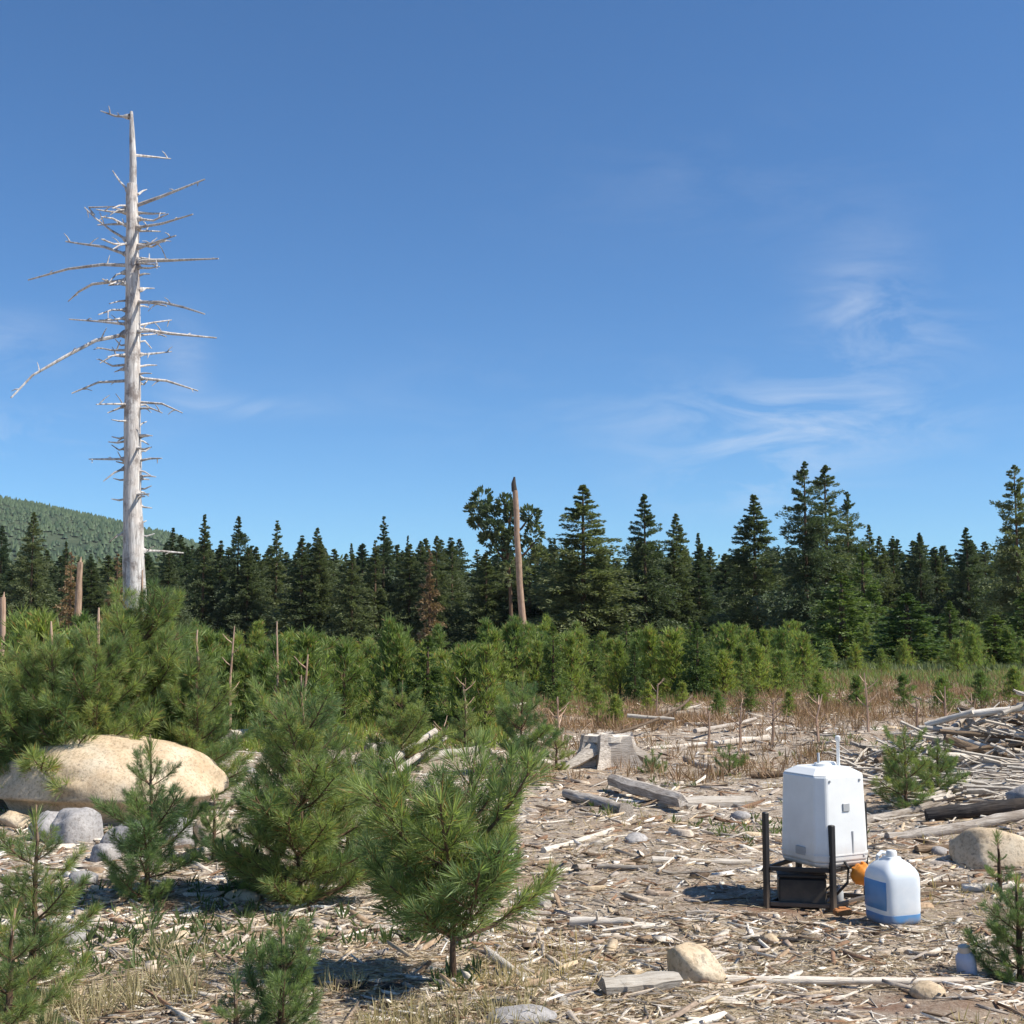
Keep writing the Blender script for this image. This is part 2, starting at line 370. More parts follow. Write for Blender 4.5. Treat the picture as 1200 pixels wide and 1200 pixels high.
# ------------------------------------------------------------------ foliage generators
def blades(P, D, n, ln, w, spread=(20, 70), rg=rng, droop=0.0):
    """n thin needles from each point P (k,3) around its direction D (k,3)"""
    k = len(P); P = np.repeat(P, n, 0); D = np.repeat(D, n, 0); m = len(P)
    D = D/np.linalg.norm(D, axis=1, keepdims=True)
    a = np.cross(D, rg.normal(size=(m, 3))); a /= np.linalg.norm(a, axis=1, keepdims=True)+1e-9
    t = np.radians(rg.uniform(spread[0], spread[1], m))[:, None]
    v = D*np.cos(t) + a*np.sin(t); v[:, 2] -= droop
    L = (ln*rg.uniform(.65, 1.15, m))[:, None]
    s = np.cross(v, rg.normal(size=(m, 3))); s /= np.linalg.norm(s, axis=1, keepdims=True)+1e-9
    W = w*rg.uniform(.7, 1.3, m)[:, None]/2
    mid = P+v*L*.55
    V = np.stack([P-s*W*.4, mid-s*W, P+v*L, mid+s*W], 1).reshape(-1, 3)
    return V
def quads(V): return np.arange(len(V)).reshape(-1, 4)

def twig_path(L, seg, rise, rr, az=0, el=0):
    """curved path: starts along azimuth az / elevation el and sweeps upward"""
    p = np.zeros(3); out = [p.copy()]; e = el
    for i in range(seg):
        d = np.array([math.cos(e)*math.cos(az), math.cos(e)*math.sin(az), math.sin(e)])
        p = p + d*L/seg; out.append(p.copy()); e += rise/seg + rr.uniform(-.06, .06); az += rr.uniform(-.08, .08)
    return np.array(out)
def make_branch_proto(seed, nl=.15, nw=.0042, dens=1.0, thick=1.0):
    """unit branch (length about 1 m) along +X, sweeping up; returns wood mesh, needle mesh"""
    rr = random.Random(seed); rg = np.random.default_rng(seed); wood = MB(); VV = []
    main = twig_path(1.0, 7, .55, rr)
    wood.tube(main, np.linspace(.020*thick, .007*thick, 8), 5, cap=False)
    paths = [(main, 0.38, 1.0)]
    for k in range(8):
        i = 1 + k*6//8; s = (-1)**k
        L = (.42 - .04*i)*rr.uniform(.7, 1.15)
        tp = twig_path(L, 4, .35, rr, s*rr.uniform(.55, .95), .15+rr.uniform(-.1, .3)) + main[i]
        wood.tube(tp, np.linspace(.008*thick, .004*thick, 5), 4, cap=False); paths.append((tp, .25, .8))
    for (p, u0, w) in paths:
        n = max(5, int(26*dens*w)); u = np.linspace(u0, 1, n)*(len(p)-1.001); i = u.astype(int); f = (u-i)[:, None]
        P = p[i]*(1-f)+p[i+1]*f; D = p[i+1]-p[i]
        VV.append(blades(P, D, 7, nl*rr.uniform(.7, 1.15), nw, (18, 62), rg))
        VV.append(blades(p[-1:], p[-1:]-p[-2:-1], 18, nl*.95, nw, (2, 42), rg))
    V = np.concatenate(VV)
    return wood.me('branch'), mesh('needles', V, quads(V))
PROTO = [make_branch_proto(100+i, .185, .0066, .72) for i in range(6)]
for w_, n_ in PROTO: w_.materials.append(TWIG); n_.materials.append(PINE)
PROTO2 = []
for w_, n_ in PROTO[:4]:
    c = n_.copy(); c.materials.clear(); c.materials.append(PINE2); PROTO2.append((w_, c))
_f = blades(np.array([[0, 0, .0], [0, 0, .04], [0, 0, .08], [0, 0, .12]]), np.array([[0, 0, 1.]]*4), 26, .15, .0052, (5, 45))
LEADER = mesh('leader_needles', _f, quads(_f)); LEADER.materials.append(PINE)

def sapling(loc, h, rad, seed, label, whorls=6, per=5, lean=(0, 0), base=.08, dark=False, el0=.25, el1=.75, tr=.022, group=None, tp=.72, top=.86):
    """near pine: trunk, every branch an object with its needles below it"""
    rr = random.Random(seed); t = empty('young_pine', loc, rr.uniform(0, 6.28)); tag(t, label, 'pine sapling', group)
    n = 9; path = [Vector((lean[0]*(i/n)**1.5*h + rr.uniform(-.01, .01)*h, lean[1]*(i/n)**1.5*h + rr.uniform(-.01, .01)*h, -.06+(h*.93+.06)*i/n)) for i in range(n+1)]
    ang = -t.rotation_euler.z; rot = Matrix.Rotation(ang, 3, 'Z'); path = [rot @ p for p in path]
    mb = MB(); mb.tube(path, [tr*(1-.72*i/n)*(1.35 if i == 0 else 1) for i in range(n+1)], 7, .06, seed)
    link('trunk', mb.me('trunk', True), BARK, t)
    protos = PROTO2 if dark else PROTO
    for w in range(whorls):
        u = base + (top-base)*(w/(whorls-.3)); a0 = rr.uniform(0, 6.28)
        k = max(3, per - (1 if w > whorls*.6 else 0))
        for b in range(k):
            uu = min(.97, u+rr.uniform(-.025, .025)); f = uu*n; i = min(int(f), n-1); p = path[i].lerp(path[i+1], f-i)
            L = rad*(1.0-tp*max(0, (uu-.18)/.82))*rr.uniform(.6, 1.2)
            if uu < .2: L *= .85
            a = a0 + 6.28*b/k + rr.uniform(-.5, .5); el = el0 + (el1-el0)*uu + rr.uniform(-.12, .12)
            wm, nm = protos[rr.randrange(len(protos))]
            m = Matrix.Rotation(a, 4, 'Z') @ Matrix.Rotation(-el, 4, 'Y') @ Matrix.Rotation(rr.uniform(-.5, .5), 4, 'X')
            o = link('branch', wm, None, t, p, m.to_euler(), L)
            link('needles', nm, None, o)
    link('leader_needles', LEADER, None, t, path[-1]-Vector((0, 0, h*.10)), None, max(.5, min(.9, h*.7)))
    mb = MB(); q = path[-1]; mb.tube([path[-2], q, q+Vector((rr.uniform(-.01, .01), 0, h*.07))], (tr*.36, tr*.3, tr*.18), 6); link('leader_shoot', mb.me('leader_shoot'), REDW, t)
    return t

def make_young_variant(seed, h, rad, mat, nl=.2, nw=.018, dense=1.0, whorls=7):
    """thicket pine for 12-80 m: trunk mesh, crown mesh"""
    rr = random.Random(seed); rg = np.random.default_rng(seed); tk = MB(); P = []; D = []
    tk.tube([(0, 0, -.1), (rr.uniform(-.04, .04), rr.uniform(-.04, .04), h*.5), (0, 0, h*.95)], (.05, .035, .012), 6)
    for w in range(whorls):
        u = .06+.88*w/whorls; k = rr.randint(5, 7); a0 = rr.uniform(0, 6.28)
        for b in range(k):
            L = rad*(1-.82*max(0, u-.15)/.85)*rr.uniform(.5, 1.3); a = a0+6.28*b/k+rr.uniform(-.4, .4); el = .3+.75*u+rr.uniform(-.2, .35)
            p = twig_path(L, 5, .7, rr, a, el)+np.array([0, 0, u*h+rr.uniform(-.08, .08)])
            tk.tube(p[::2], (.014, .01, .006), 3, cap=False)
            n = int(11*dense)
            for q in range(n):
                v = .35+.65*q/n; f = v*4.99; i = int(f); c = p[i]*(1-(f-i))+p[i+1]*(f-i); d = p[i+1]-p[i]
                off = np.array([rr.gauss(0, 1), rr.gauss(0, 1), rr.gauss(0, .6)])*L*.16
                P.append(c+off); D.append(d/np.linalg.norm(d)+off*1.5+np.array([0, 0, .35]))
    P.append(np.array([0, 0, h*.9])); D.append(np.array([0, 0, 1.]))
    P.append(np.array([0, 0, h*.97])); D.append(np.array([0, 0, 1.]))
    V = blades(np.array(P), np.array(D), 9, nl, nw, (8, 60), rg)
    a, b = tk.me('trunk'), mesh('crown', V, quads(V)); a.materials.append(BARK); b.materials.append(mat); return a, b, h
YV = [make_young_variant(300+i, 2.0, .66+.14*(i % 3), BANDF, whorls=6+i % 3, dense=.85+.1*(i % 3)) for i in range(9)]

def make_conifer(seed, h, rad, mat, cb=.06, p=.85, nb=260, per=30, leaf=(.40, .12), droop=.25, rag=.3, trunkr=.22):
    """forest conifer: trunk and a crown of drooping boughs built from small sprays"""
    rr = random.Random(seed); rg = np.random.default_rng(seed); tk = MB()
    tk.tube([(0, 0, -.5), (0, 0, h*.5), (0, 0, h*.97)], (trunkr, trunkr*.6, .04), 7)
    z = h*(cb+(1-cb)*rg.uniform(0, 1, nb)**1.3); t = (z/h-cb)/(1-cb)
    prof = (1-t)**p*rad*(.55+.45*np.clip(t*6+.3, 0, 1))
    clump = 1+rag*np.sin(t*31+rg.uniform(0, 6.28))*.4
    L = np.maximum(prof*clump*rg.uniform(max(.25, 1-rag*1.4), 1.15, nb), .05*(1+5*(1-t))); a = rg.uniform(0, 6.28, nb)
    el = -.25+.75*t+rg.uniform(-.15, .15, nb)
    u = rg.uniform(.12, 1, (nb, per))**.75; s = rg.normal(0, .16, (nb, per))*(1.15-u)*1.6
    Lx = L[:, None]; r_ = u*Lx; dz = np.sin(el)[:, None]*r_ - droop*u**2*Lx*(1-t[:, None]*.8) + rg.normal(0, .05, (nb, per))*Lx
    aa = a[:, None]+s
    P = np.stack([np.cos(aa)*r_, np.sin(aa)*r_, z[:, None]+dz], -1).reshape(-1, 3)
    D = np.stack([np.cos(aa+s*1.5), np.sin(aa+s*1.5), np.repeat((el-.1)[:, None], per, 1)+.25*(t[:, None]-.3)], -1).reshape(-1, 3)
    V = blades(P, D, 2, leaf[0], leaf[1], (5, 50), rg)
    sc = np.repeat(np.repeat(.42+.62*(1-t), per), 8)[:, None]; ctr = np.repeat(P, 8, 0); V = ctr+(V-ctr)*sc
    tp = blades(np.array([[0, 0, h*.95], [0, 0, h*.97], [0, 0, h*.985]]), np.array([[0, 0, 1.]]*3), 6, leaf[0]*.7, leaf[1]*.4, (3, 25), rg)
    V = np.concatenate([V, tp])
    x, y = tk.me('trunk'), mesh('crown', V, quads(V)); x.materials.append(BARK); y.materials.append(mat); return x, y, h
CV = {'spire': [make_conifer(500+i, 16, 3.3, CONF, p=.95, nb=320, per=48, rag=.42) for i in range(3)],
      'cone': [make_conifer(520+i, 16, 4.2, CONF, p=.88, nb=440, per=54, rag=.36) for i in range(3)],
      'broad': [make_conifer(540+i, 16, 4.2, CONF, p=.68, nb=330, per=60, rag=.65, cb=.1) for i in range(3)],
      'bright': [make_conifer(560+i, 8, 2.2, CONF2, p=.8, nb=260, per=26, leaf=(.34, .12), rag=.3) for i in range(3)]}

def tree(name, var, loc, h, label, cat, group=None, wide=1.0, rz=None, rr=rnd):
    tm, cm, vh = var; t = empty(name, loc, rr.uniform(0, 6.28) if rz is None else rz); s = h/vh; t.scale = (s*wide, s*wide, s)
    tag(t, label, cat, group); link('trunk', tm, None, t); link('crown', cm, None, t); return t

# ------------------------------------------------------------------ forest
FD = 118.0
NAMED = [ # px, top py, half width px, kind, distance, label
 (40, 598, 27, 'cone', 100, 'dark conifer left of the tall bare snag, below the hill crest'),
 (3, 614, 24, 'cone', 108, 'dark conifer cut by the left edge of the photo'),
 (78, 632, 16, 'spire', 112, 'short dark conifer behind the left broken brown stub'),
 (203, 616, 22, 'spire', 110, 'first dark conifer immediately right of the tall bare snag'),
 (240, 600, 22, 'spire', 106, 'left one of the two near-equal spires right of the bare snag'),
 (280, 603, 26, 'cone', 106, 'right one of the two near-equal spires right of the bare snag'),
 (325, 608, 21, 'spire', 110, 'slim spire between the pair by the snag and the centre of the left forest'),
 (372, 616, 24, 'cone', 104, 'broad dark conifer in the middle of the left forest edge'),
 (412, 634, 15, 'spire', 104, 'low pale-green conifer left of the highest spire of the left forest'),
 (450, 603, 23, 'spire', 104, 'highest narrow spire at the right part of the left forest'),
 (478, 625, 13, 'spire', 108, 'thin spire just right of the highest spire of the left forest'),
 (530, 632, 26, 'broad', 104, 'round-topped conifer left of the clumpy pine'),
 (650, 628, 13, 'spire', 112, 'thin low spire tucked left of the wide conical conifer'),
 (683, 566, 50, 'cone', 96, 'wide conical conifer right of the bare red-brown trunk'),
 (755, 577, 33, 'cone', 98, 'tall pointed conifer next to the right of the wide conical one'),
 (792, 600, 28, 'cone', 104, 'conifer with a blunt top between two gaps of sky, middle right'),
 (818, 622, 17, 'spire', 112, 'short spire left of the pale hazy gap in the forest'),
 (883, 577, 40, 'cone', 92, 'dense dark conical conifer left of the tallest double-topped tree'),
 (942, 538, 38, 'broad', 84, 'tallest ragged conifer, left top of the double-topped pair'),
 (966, 543, 42, 'broad', 86, 'tallest ragged conifer, right top of the double-topped pair'),
 (992, 574, 28, 'broad', 88, 'ragged conifer leaning on the right side of the double-topped pair'),
 (1018, 612, 20, 'spire', 104, 'thin spire right of the tallest ragged pair'),
 (1046, 626, 18, 'spire', 104, 'low blunt spire between two thin ones on the right'),
 (1077, 622, 20, 'cone', 100, 'dark conifer above the bright green one on the right'),
 (1102, 640, 18, 'spire', 108, 'lowest tree of the right forest skyline'),
 (1132, 616, 26, 'cone', 98, 'pointed conifer left of the tall tree at the right edge'),
 (1188, 543, 34, 'broad', 82, 'tall ragged conifer at the right edge of the photo'),
 (1206, 600, 34, 'cone', 88, 'dark conifer partly cut by the right edge of the photo'),
]
def plant(px, topy, hw, kind, dist, label, group=None, name='conifer_tree', cat='conifer'):
    top = pt(px, topy, dist); z0 = Hz(top.x, dist); h = top.z-z0
    var = rnd.choice(CV[kind]); base_r = {'spire': 2.5, 'cone': 3.2, 'broad': 3.4, 'bright': 2.2}[kind]
    wide = (hw/F*dist)/(base_r*h/var[2])
    return tree(name, var, (top.x, dist, z0-.2), h, label, cat, group, wide*(1.34 if px > 560 else 1.2))
for n in NAMED: plant(*n)
# the ranks behind and between them
def RG(px):
    return ('at the far left below the hill' if px < 150 else 'between the silver snag and the clumpy pine' if px < 540 else
            'between the clumpy pine and the tallest pair' if px < 900 else 'right of the tallest pair')
for i in range(205):
    row = i % 5; dist = 104+row*13+rnd.uniform(-5, 5); px = -130+1460*((i//5)+rnd.random())/41
    topy = (634 if 150 < px < 560 else 640)+rnd.uniform(-9, 15)+(8 if px < 200 else 0)-(6 if px > 950 else 0)
    plant(px, topy, rnd.uniform(22, 34), rnd.choice(['spire', 'cone', 'cone']), dist,
          'dark conifer in the closed forest ranks %s' % RG(px), 'dark conifers of the forest %s' % RG(px))
# a mass of forest far behind closes every gap
def back_forest():
    n = 2600; x = rng.uniform(-230, 230, n); y = rng.uniform(172, 330, n); h = rng.uniform(9.5, 14, n)*(y/200)**.9; r = h*rng.uniform(.14, .2, n); V = []; m = 26
    z0 = H(x, y)
    t = rng.uniform(.05, 1, (n, m)); a = rng.uniform(0, 6.28, (n, m)); rad = r[:, None]*(1-t)**.8
    P = np.stack([x[:, None]+np.cos(a)*rad, y[:, None]+np.sin(a)*rad, (z0+0*x)[:, None]+t*h[:, None]], -1).reshape(-1, 3)
    D = np.stack([np.cos(a), np.sin(a), 0*a+.4], -1).reshape(-1, 3)
    V = blades(P, D, 2, 1.3, .7, (0, 50))
    o = link('deep_forest', mesh('deep_forest', V, quads(V)), CONF); tag(o, 'dark closed mass of conifers behind the forest edge', 'forest', kind='stuff')
back_forest()
# brighter, nearer conifers on the right and brown-tinged ones
for (px, ty, hw, d, lb) in [(1062, 690, 52, 52, 'bright green bushy conifer in front of the right forest'),
                            (985, 668, 48, 60, 'mid-green conifer below the tallest ragged pair'),
                            (1010, 640, 34, 66, 'grey-green conifer in front of the thin right spires'),
                            (1165, 715, 40, 50, 'green bushy conifer before the right edge tree'),
                            (1112, 700, 24, 60, 'small green conifer between two bushy ones on the right'),
                            (1200, 690, 36, 56, 'green conifer cut by the right edge of the photo'),
                            (950, 735, 34, 40, 'grey-green low conifer at the right end of the pine thicket'),
                            (610, 735, 24, 44, 'dark young conifer at the foot of the bare red-brown trunk'),
                            (905, 742, 22, 50, 'small dark green conifer left of the right-hand bright ones')]:
    plant(px, ty, hw, 'bright', d, lb, cat='conifer')
CV['dead'] = [make_conifer(580, 8, 1.6, DEADF, p=.6, nb=110, per=18, leaf=(.4, .14), rag=.6)]
def plant_dead(px, ty, h, d, lb):
    p = pt(px, ty, d); z0 = Hz(p.x, d); hh = p.z-z0; tree('dead_conifer', CV['dead'][0], (p.x, d, z0), hh, lb, 'dead tree', None, .8)
plant_dead(504, 645, 3, 96, 'rust-brown dying conifer left of the clumpy pine')
plant_dead(138, 650, 3, 80, 'rust-brown dead conifer just left of the bare snag base')
plant_dead(84, 648, 3, 74, 'brown dead conifer behind the broken stub on the left')

# ------------------------------------------------------------------ tall silver snag
def snag():
    D = 38.0; b = pt(157, HOR, D); z0 = Hz(b.x, D); t = empty('snag_tree', (b.x, D, z0))
    tag(t, 'tall bare silver-white dead tree with stubby horizontal branches', 'dead tree')
    def L(px, py, dy=0):
        q = pt(px, py, D+dy); return Vector((q.x-b.x, dy, q.z-z0))
    ys = [(782, 158.5, 16.5), (742, 158.5, 15.8), (700, 158, 15), (660, 157, 14), (620, 156, 12.8), (580, 155, 11.8), (540, 155.5, 11), (500, 155, 10.6), (460, 155.5, 10.3), (420, 155, 10),
          (380, 155.5, 9.7), (340, 155.5, 9.3), (300, 155, 8.9), (260, 155.5, 8.4), (232, 154.5, 7.8), (216, 155, 6.6)]
    ys = [(y, x, w*.9) for y, x, w in ys]
    mb = MB(); mb.tube([L(x, y) for y, x, w in ys], [w/F*D for y, x, w in ys], 14, .07, 5); 
    link('trunk', mb.me('trunk', True), SNAG, t)
    mb = MB(); mb.tube([L(x, y) for y, x, w in [(222, 155.5, 5), (190, 156, 4.4), (160, 155, 3.6), (131, 154, 2.2)]], [w/F*D for w in (4.6, 3.8, 3.2, 2.0)], 8, .12, 6)
    link('broken_top', mb.me('broken_top', True), SNAG, t)
    B = [[(152, 137), (135, 136), (118, 130)], [(158, 182), (180, 184), (200, 186)], [(151, 224), (140, 212), (132, 200)], [(160, 241), (190, 230), (215, 220), (240, 210)],
         [(150, 282), (130, 270), (112, 256), (99, 243)], [(110, 252), (104, 243), (135, 242)], [(160, 267), (190, 262), (226, 251)], [(160, 292), (182, 284), (206, 276)],
         [(150, 299), (122, 289), (98, 286), (77, 283)], [(150, 311), (120, 310), (80, 315), (33, 328)], [(160, 306), (200, 305), (256, 303)], [(162, 323), (176, 321)],
         [(150, 328), (108, 333), (92, 342), (80, 353)], [(160, 354), (190, 354), (215, 360), (240, 368)], [(150, 380), (120, 377), (81, 374)], [(160, 382), (180, 378), (201, 375)],
         [(150, 391), (112, 399), (76, 418), (38, 440), (13, 466)], [(160, 385), (200, 391), (254, 396)], [(160, 416), (182, 414), (201, 412)], [(150, 446), (115, 448), (84, 461)],
         [(160, 443), (195, 446), (232, 458)], [(160, 471), (190, 473), (214, 484)], [(150, 474), (138, 479), (126, 484)], [(162, 514), (175, 511)], [(150, 538), (128, 538), (104, 538)],
         [(162, 540), (190, 537)], [(150, 547), (134, 554), (121, 564)], [(162, 563), (175, 562)], [(164, 645), (190, 646), (215, 648)],
         [(150, 266), (132, 256), (118, 254)], [(162, 340), (181, 338)], [(150, 352), (128, 356)], [(150, 416), (126, 418)], [(162, 500), (172, 494)], [(150, 512), (138, 517)], [(162, 228), (172, 222)], [(150, 318), (136, 322), (128, 330)], [(162, 430), (184, 428)], [(150, 432), (134, 436)], [(162, 584), (170, 582)]]
    rr = random.Random(3)
    for k in range(56):     # many short broken stubs between the long limbs
        y = rr.uniform(236, 640); sd = rr.choice([-1, 1]); l = rr.uniform(10, 34)*(1 if y < 480 else .6); B.append([(155+sd*4, y), (155+sd*(8+l*.5), y+rr.uniform(-2, 3)), (155+sd*(9+l), y+rr.uniform(-7, 8))])
    for i, br in enumerate(B):
        far = abs(br[-1][0]-155)/100; s = rr.uniform(-1, 1)*3.2*far+rr.choice([-.4, .4]); k = len(br)-1
        pts = [L(x, y, s*(j/k)**1) for j, (x, y) in enumerate(br)]
        if len(pts) == 2: pts.insert(1, (pts[0]+pts[1])*.5+Vector((0, 0, .03)))
        w0 = .036+.024*far; n = len(pts); mb = MB(); mb.tube(pts, [w0*(1-.62*j/(n-1)) for j in range(n)], 6, .15, i)
        for j in range(1, n):      # twig stubs
            if rr.random() < .75 and far > .3:
                q = pts[j-1].lerp(pts[j], rr.uniform(.3, .9)); e = q+Vector((rr.uniform(-.3, .3), rr.uniform(-.3, .3), rr.uniform(-.28, .34)))
                mb.tube([q, q.lerp(e, .5)+Vector((0, 0, .03)), e], (.024, .018, .01), 4)
        link('branch', mb.me('branch'), SNAG, t)
        if i % 2 == 0:          # swollen collar where the limb leaves the trunk
            q = pts[0]; e = pts[1]-pts[0]; e.normalize(); mb = MB(); mb.tube([q, q+e*.12, q+e*.24], (w0*2.2, w0*1.9, w0*1.0), 7, .15, i, cap=False); link('branch_collar', mb.me('branch_collar', True), SNAG, t)
snag()

def stub(px, ty, by, w, D, mat, label, name='broken_tree', lean=0):
    b = pt(px, by, D); z0 = min(Hz(b.x, D), b.z); t = empty(name, (b.x, D, z0)); tag(t, label, 'dead tree')
    tp = pt(px+lean, ty, D); h = tp.z-z0; r = w/2/F*D; mb = MB(); dx = tp.x-b.x; rr = random.Random(int(px))
    n = 7; mb.tube([(dx*i/n+rr.uniform(-.3, .3)*r, rr.uniform(-.3, .3)*r, h*i/n) for i in range(n+1)], [r*(1.25-.35*i/n) for i in range(n+1)], 10, .1, int(px)); link('trunk', mb.me('trunk', True), mat, t)
    mb = MB(); mb.tube([(dx, 0, h*.97), (dx+r*.3, 0, h*.985), (dx+r*.5, 0, h+r*1.8)], (r*.7, r*.55, r*.12), 6, .2, 9); link('splinter', mb.me('splinter'), mat, t)
    return t, dx, h, r
stub(93, 659, 738, 7.5, 46, REDW, 'broken pinkish-brown tree stub left of the tall silver snag')
stub(3, 700, 770, 7, 22, REDW, 'short brown stub at the left edge of the photo')

def clumpy_pine():
    D = 88.0; t, dx, h, r = stub(615, 575, 738, 7, D, REDW, 'bare red-brown trunk with a dark broken top, standing before the clumpy pine', 'bare_trunk', -12)
    mb = MB(); mb.tube([(dx, 0, h-.05), (dx-.05, 0, h+.5), (dx, 0, h+1.0)], (r*.95, r*.8, r*.3), 7, .2, 2); link('broken_tip', mb.me('broken_tip', True), DARKW, t)
    D = 93.0; b = pt(598, HOR, D); z0 = Hz(b.x, D); t = empty('clumpy_pine', (b.x, D, z0)); tag(t, 'old pine with round separate foliage clumps around the bare red-brown trunk', 'pine tree')
    def L(px, py, dy=0): q = pt(px, py, D+dy); return (q.x-b.x, dy, q.z-z0)
    mb = MB(); mb.tube([L(600, 760), L(598, 690), L(594, 640), L(600, 590)], (.14, .13, .12, .08), 8, .08, 1); link('trunk', mb.me('trunk', True), BARK, t)
    mb = MB()
    for (x0, y0, x1, y1) in ((596, 640, 565, 592), (597, 650, 560, 614), (596, 660, 575, 632), (598, 615, 590, 585), (598, 630, 625, 600), (598, 660, 632, 630)):
        mb.tube([L(x0, y0), L((x0+x1)/2, (y0+y1)/2+4), L(x1, y1)], (.12, .09, .05), 5, cap=False)
    tag(link('limbs', mb.me('limbs'), BARK, t))
    rg = np.random.default_rng(21)
    for (px, py, rx, ry) in ((566, 585, 15, 13), (560, 597, 16, 9), (573, 600, 14, 7), (557, 612, 8, 5), (578, 616, 13, 6), (592, 590, 9, 12), (598, 604, 8, 12), (572, 632, 12, 8), (590, 628, 11, 10),
                             (587, 650, 16, 15), (622, 603, 12, 11), (626, 625, 11, 16), (618, 648, 14, 18), (605, 670, 20, 18), (632, 650, 9, 10), (600, 632, 9, 16)):
        c = np.array(L(px, py, rg.uniform(-1, 1))); n = 100; v = rg.normal(size=(n, 3)); v /= np.linalg.norm(v, axis=1, keepdims=True)
        v *= rg.uniform(.35, 1, (n, 1))**.6; P = c+v*np.array([rx/F*D, rx/F*D, ry/F*D])*.86; V = blades(P, v+np.array([0, 0, .5]), 3, .42, .17, (5, 55), rg)
        link('foliage_clump', mesh('foliage_clump', V, quads(V)), CONF, t)
clumpy_pine()

# ------------------------------------------------------------------ thicket of young pines across the middle
def thicket():
    placed = []
    Q = lambda px: 'just right of the largest pine' if px < 400 else 'left of the bare red-brown trunk'
    Q2 = lambda px: 'around the foot of the bare trunk' if px < 700 else 'below the tall conical conifers'
    def put(px, d, top, lb, gp, var=None):
        top += 14*float(vnoise(px/38., d/9., 61))*2; d *= 1+.06*rnd.uniform(-1, 1)
        if rnd.random() < .12: var = rnd.choice(CV['bright']); top -= rnd.uniform(0, 10)
        p = pt(px, HOR, d); x, y = p.x, d; z0 = Hz(x, y); h = pt(px, top, d).z-z0
        if h < .6: h = .6
        if h > 3.2: h = 3.2
        t = tree('thicket_pine', var or rnd.choice(YV), (x, y, z0-.05), h, lb, 'young pine', gp, rnd.uniform(.85, 1.25)); placed.append(t)
    for i in range(96):   # left thicket: 15-60 m
        d = 1/rnd.uniform(1/62, 1/18.5); px = rnd.uniform(235, 585)
        put(px, d, 752+rnd.uniform(-18, 22), 'bushy young pine in the thicket %s' % Q(px), 'young pines of the thicket %s' % Q(px))
    for i in range(60):
        d = rnd.uniform(15, 40); px = rnd.uniform(-60, 260)
        put(px, d, 735+rnd.uniform(-14, 22), 'bushy green young pine behind the big left pine', 'young pines behind the big left pine')
    for i in range(150):   # band behind the brown brush
        d = 1/rnd.uniform(1/70, 1/28); px = rnd.uniform(570, 945)
        put(px, d, 750+rnd.uniform(-16, 20), 'small young pine behind the brown brush, %s' % Q2(px), 'young pines behind the brown brush, %s' % Q2(px))
    for i in range(64):
        d = rnd.uniform(36, 75); px = rnd.uniform(940, 1260)
        put(px, d, 760+rnd.uniform(-30, 20), 'small young pine under the right forest edge', 'young pines under the right forest')
thicket()
for i, (px, by, ty) in enumerate(((700, 842, 808), (722, 850, 818), (760, 832, 800), (655, 836, 800), (690, 826, 796), (800, 828, 800), (842, 838, 812), (880, 830, 806), (925, 836, 810), (585, 850, 806), (960, 828, 790), (1005, 832, 792), (1060, 830, 790), (1105, 834, 796), (1150, 826, 790), (1190, 822, 785))):
    g = at(px, by+4); tree('brush_pine', rnd.choice(YV), (g.x, g.y, g.z-.05), (by-ty+8)/F*g.y, 'small green pine standing alone in the brown brush', 'young pine', 'single small pines in the brown brush', 1.25)

# ------------------------------------------------------------------ big pine behind the boulder (fine needles, many branches)
def bigpine(px, top, d, rad, seed, label, whorls=9, per=6, dark=False, lean=(0, 0)):
    p = pt(px, HOR, d); z0 = Hz(p.x, d); h = pt(px, top, d).z-z0
    return sapling((p.x, d, z0), h, rad, seed, label, whorls, per, lean, .08, dark, .15, .8, .04)
bigpine(165, 668, 12.4, 1.05, 41, 'largest bushy green pine, rising behind the tan boulder', 11, 7)
bigpine(62, 728, 11.6, .85, 42, 'bushy pine left of the largest one, behind the boulder', 9, 7)
bigpine(232, 738, 12.0, .62, 43, 'pine crowding the right side of the largest pine', 9, 6)
bigpine(-25, 738, 12.2, .8, 44, 'pine cut by the left edge of the photo, level with the boulder', 8, 6)
bigpine(115, 712, 11.6, .8, 45, 'dense pine between the two biggest left ones', 9, 6)

def near(px, base, top, hw, seed, label, whorls=6, per=5, dark=False, lean=(0, 0), el0=.25, el1=.62, tr=.02, b=.06, tp=.5):
    g = at(px, base); d = g.y; h = (base-top)/F*d; return sapling(g, h, hw/F*d, seed, label, whorls, per, lean, b, dark, el0, el1, tr, None, tp)
near(350, 1062, 800, 112, 51, 'tall full green pine between the boulder and the open V-shaped pine', 8, 7, el0=.1)
near(408, 1030, 872, 72, 52, 'pine filling the gap behind the open V-shaped pine', 7, 6, el0=.15)
near(300, 1045, 915, 62, 59, 'dark low pine at the right foot of the boulder', 4, 5, True)
near(530, 1152, 930, 165, 53, 'open pine with long upswept branches, nearest to the centre', 6, 5, el0=.02, el1=.85, tr=.018, b=.3, tp=.3)
near(172, 1058, 868, 78, 54, 'thin-crowned sapling standing directly in front of the tan boulder', 6, 5, True)
near(36, 1180, 955, 90, 55, 'slender pine with a bare reddish stem, lower left corner', 6, 5)
near(330, 1228, 1092, 75, 56, 'small dark green seedling at the bottom edge, left of centre', 4, 6, True, el0=.5, el1=1.0)
near(612, 905, 790, 48, 57, 'young pine at the far edge of the clearing, by the grey stump', 6, 6, True)
near(652, 902, 845, 26, 58, 'little pine immediately left of the grey stump', 4, 5)
near(1062, 946, 852, 52, 60, 'thin green sapling behind the white tank', 5, 5)
near(1100, 935, 868, 40, 65, 'low green sapling between the tank and the slash pile', 4, 6)
near(1196, 1150, 1035, 62, 61, 'dark green sapling at the right edge, beside the small pale container', 5, 6, True, el0=.3)
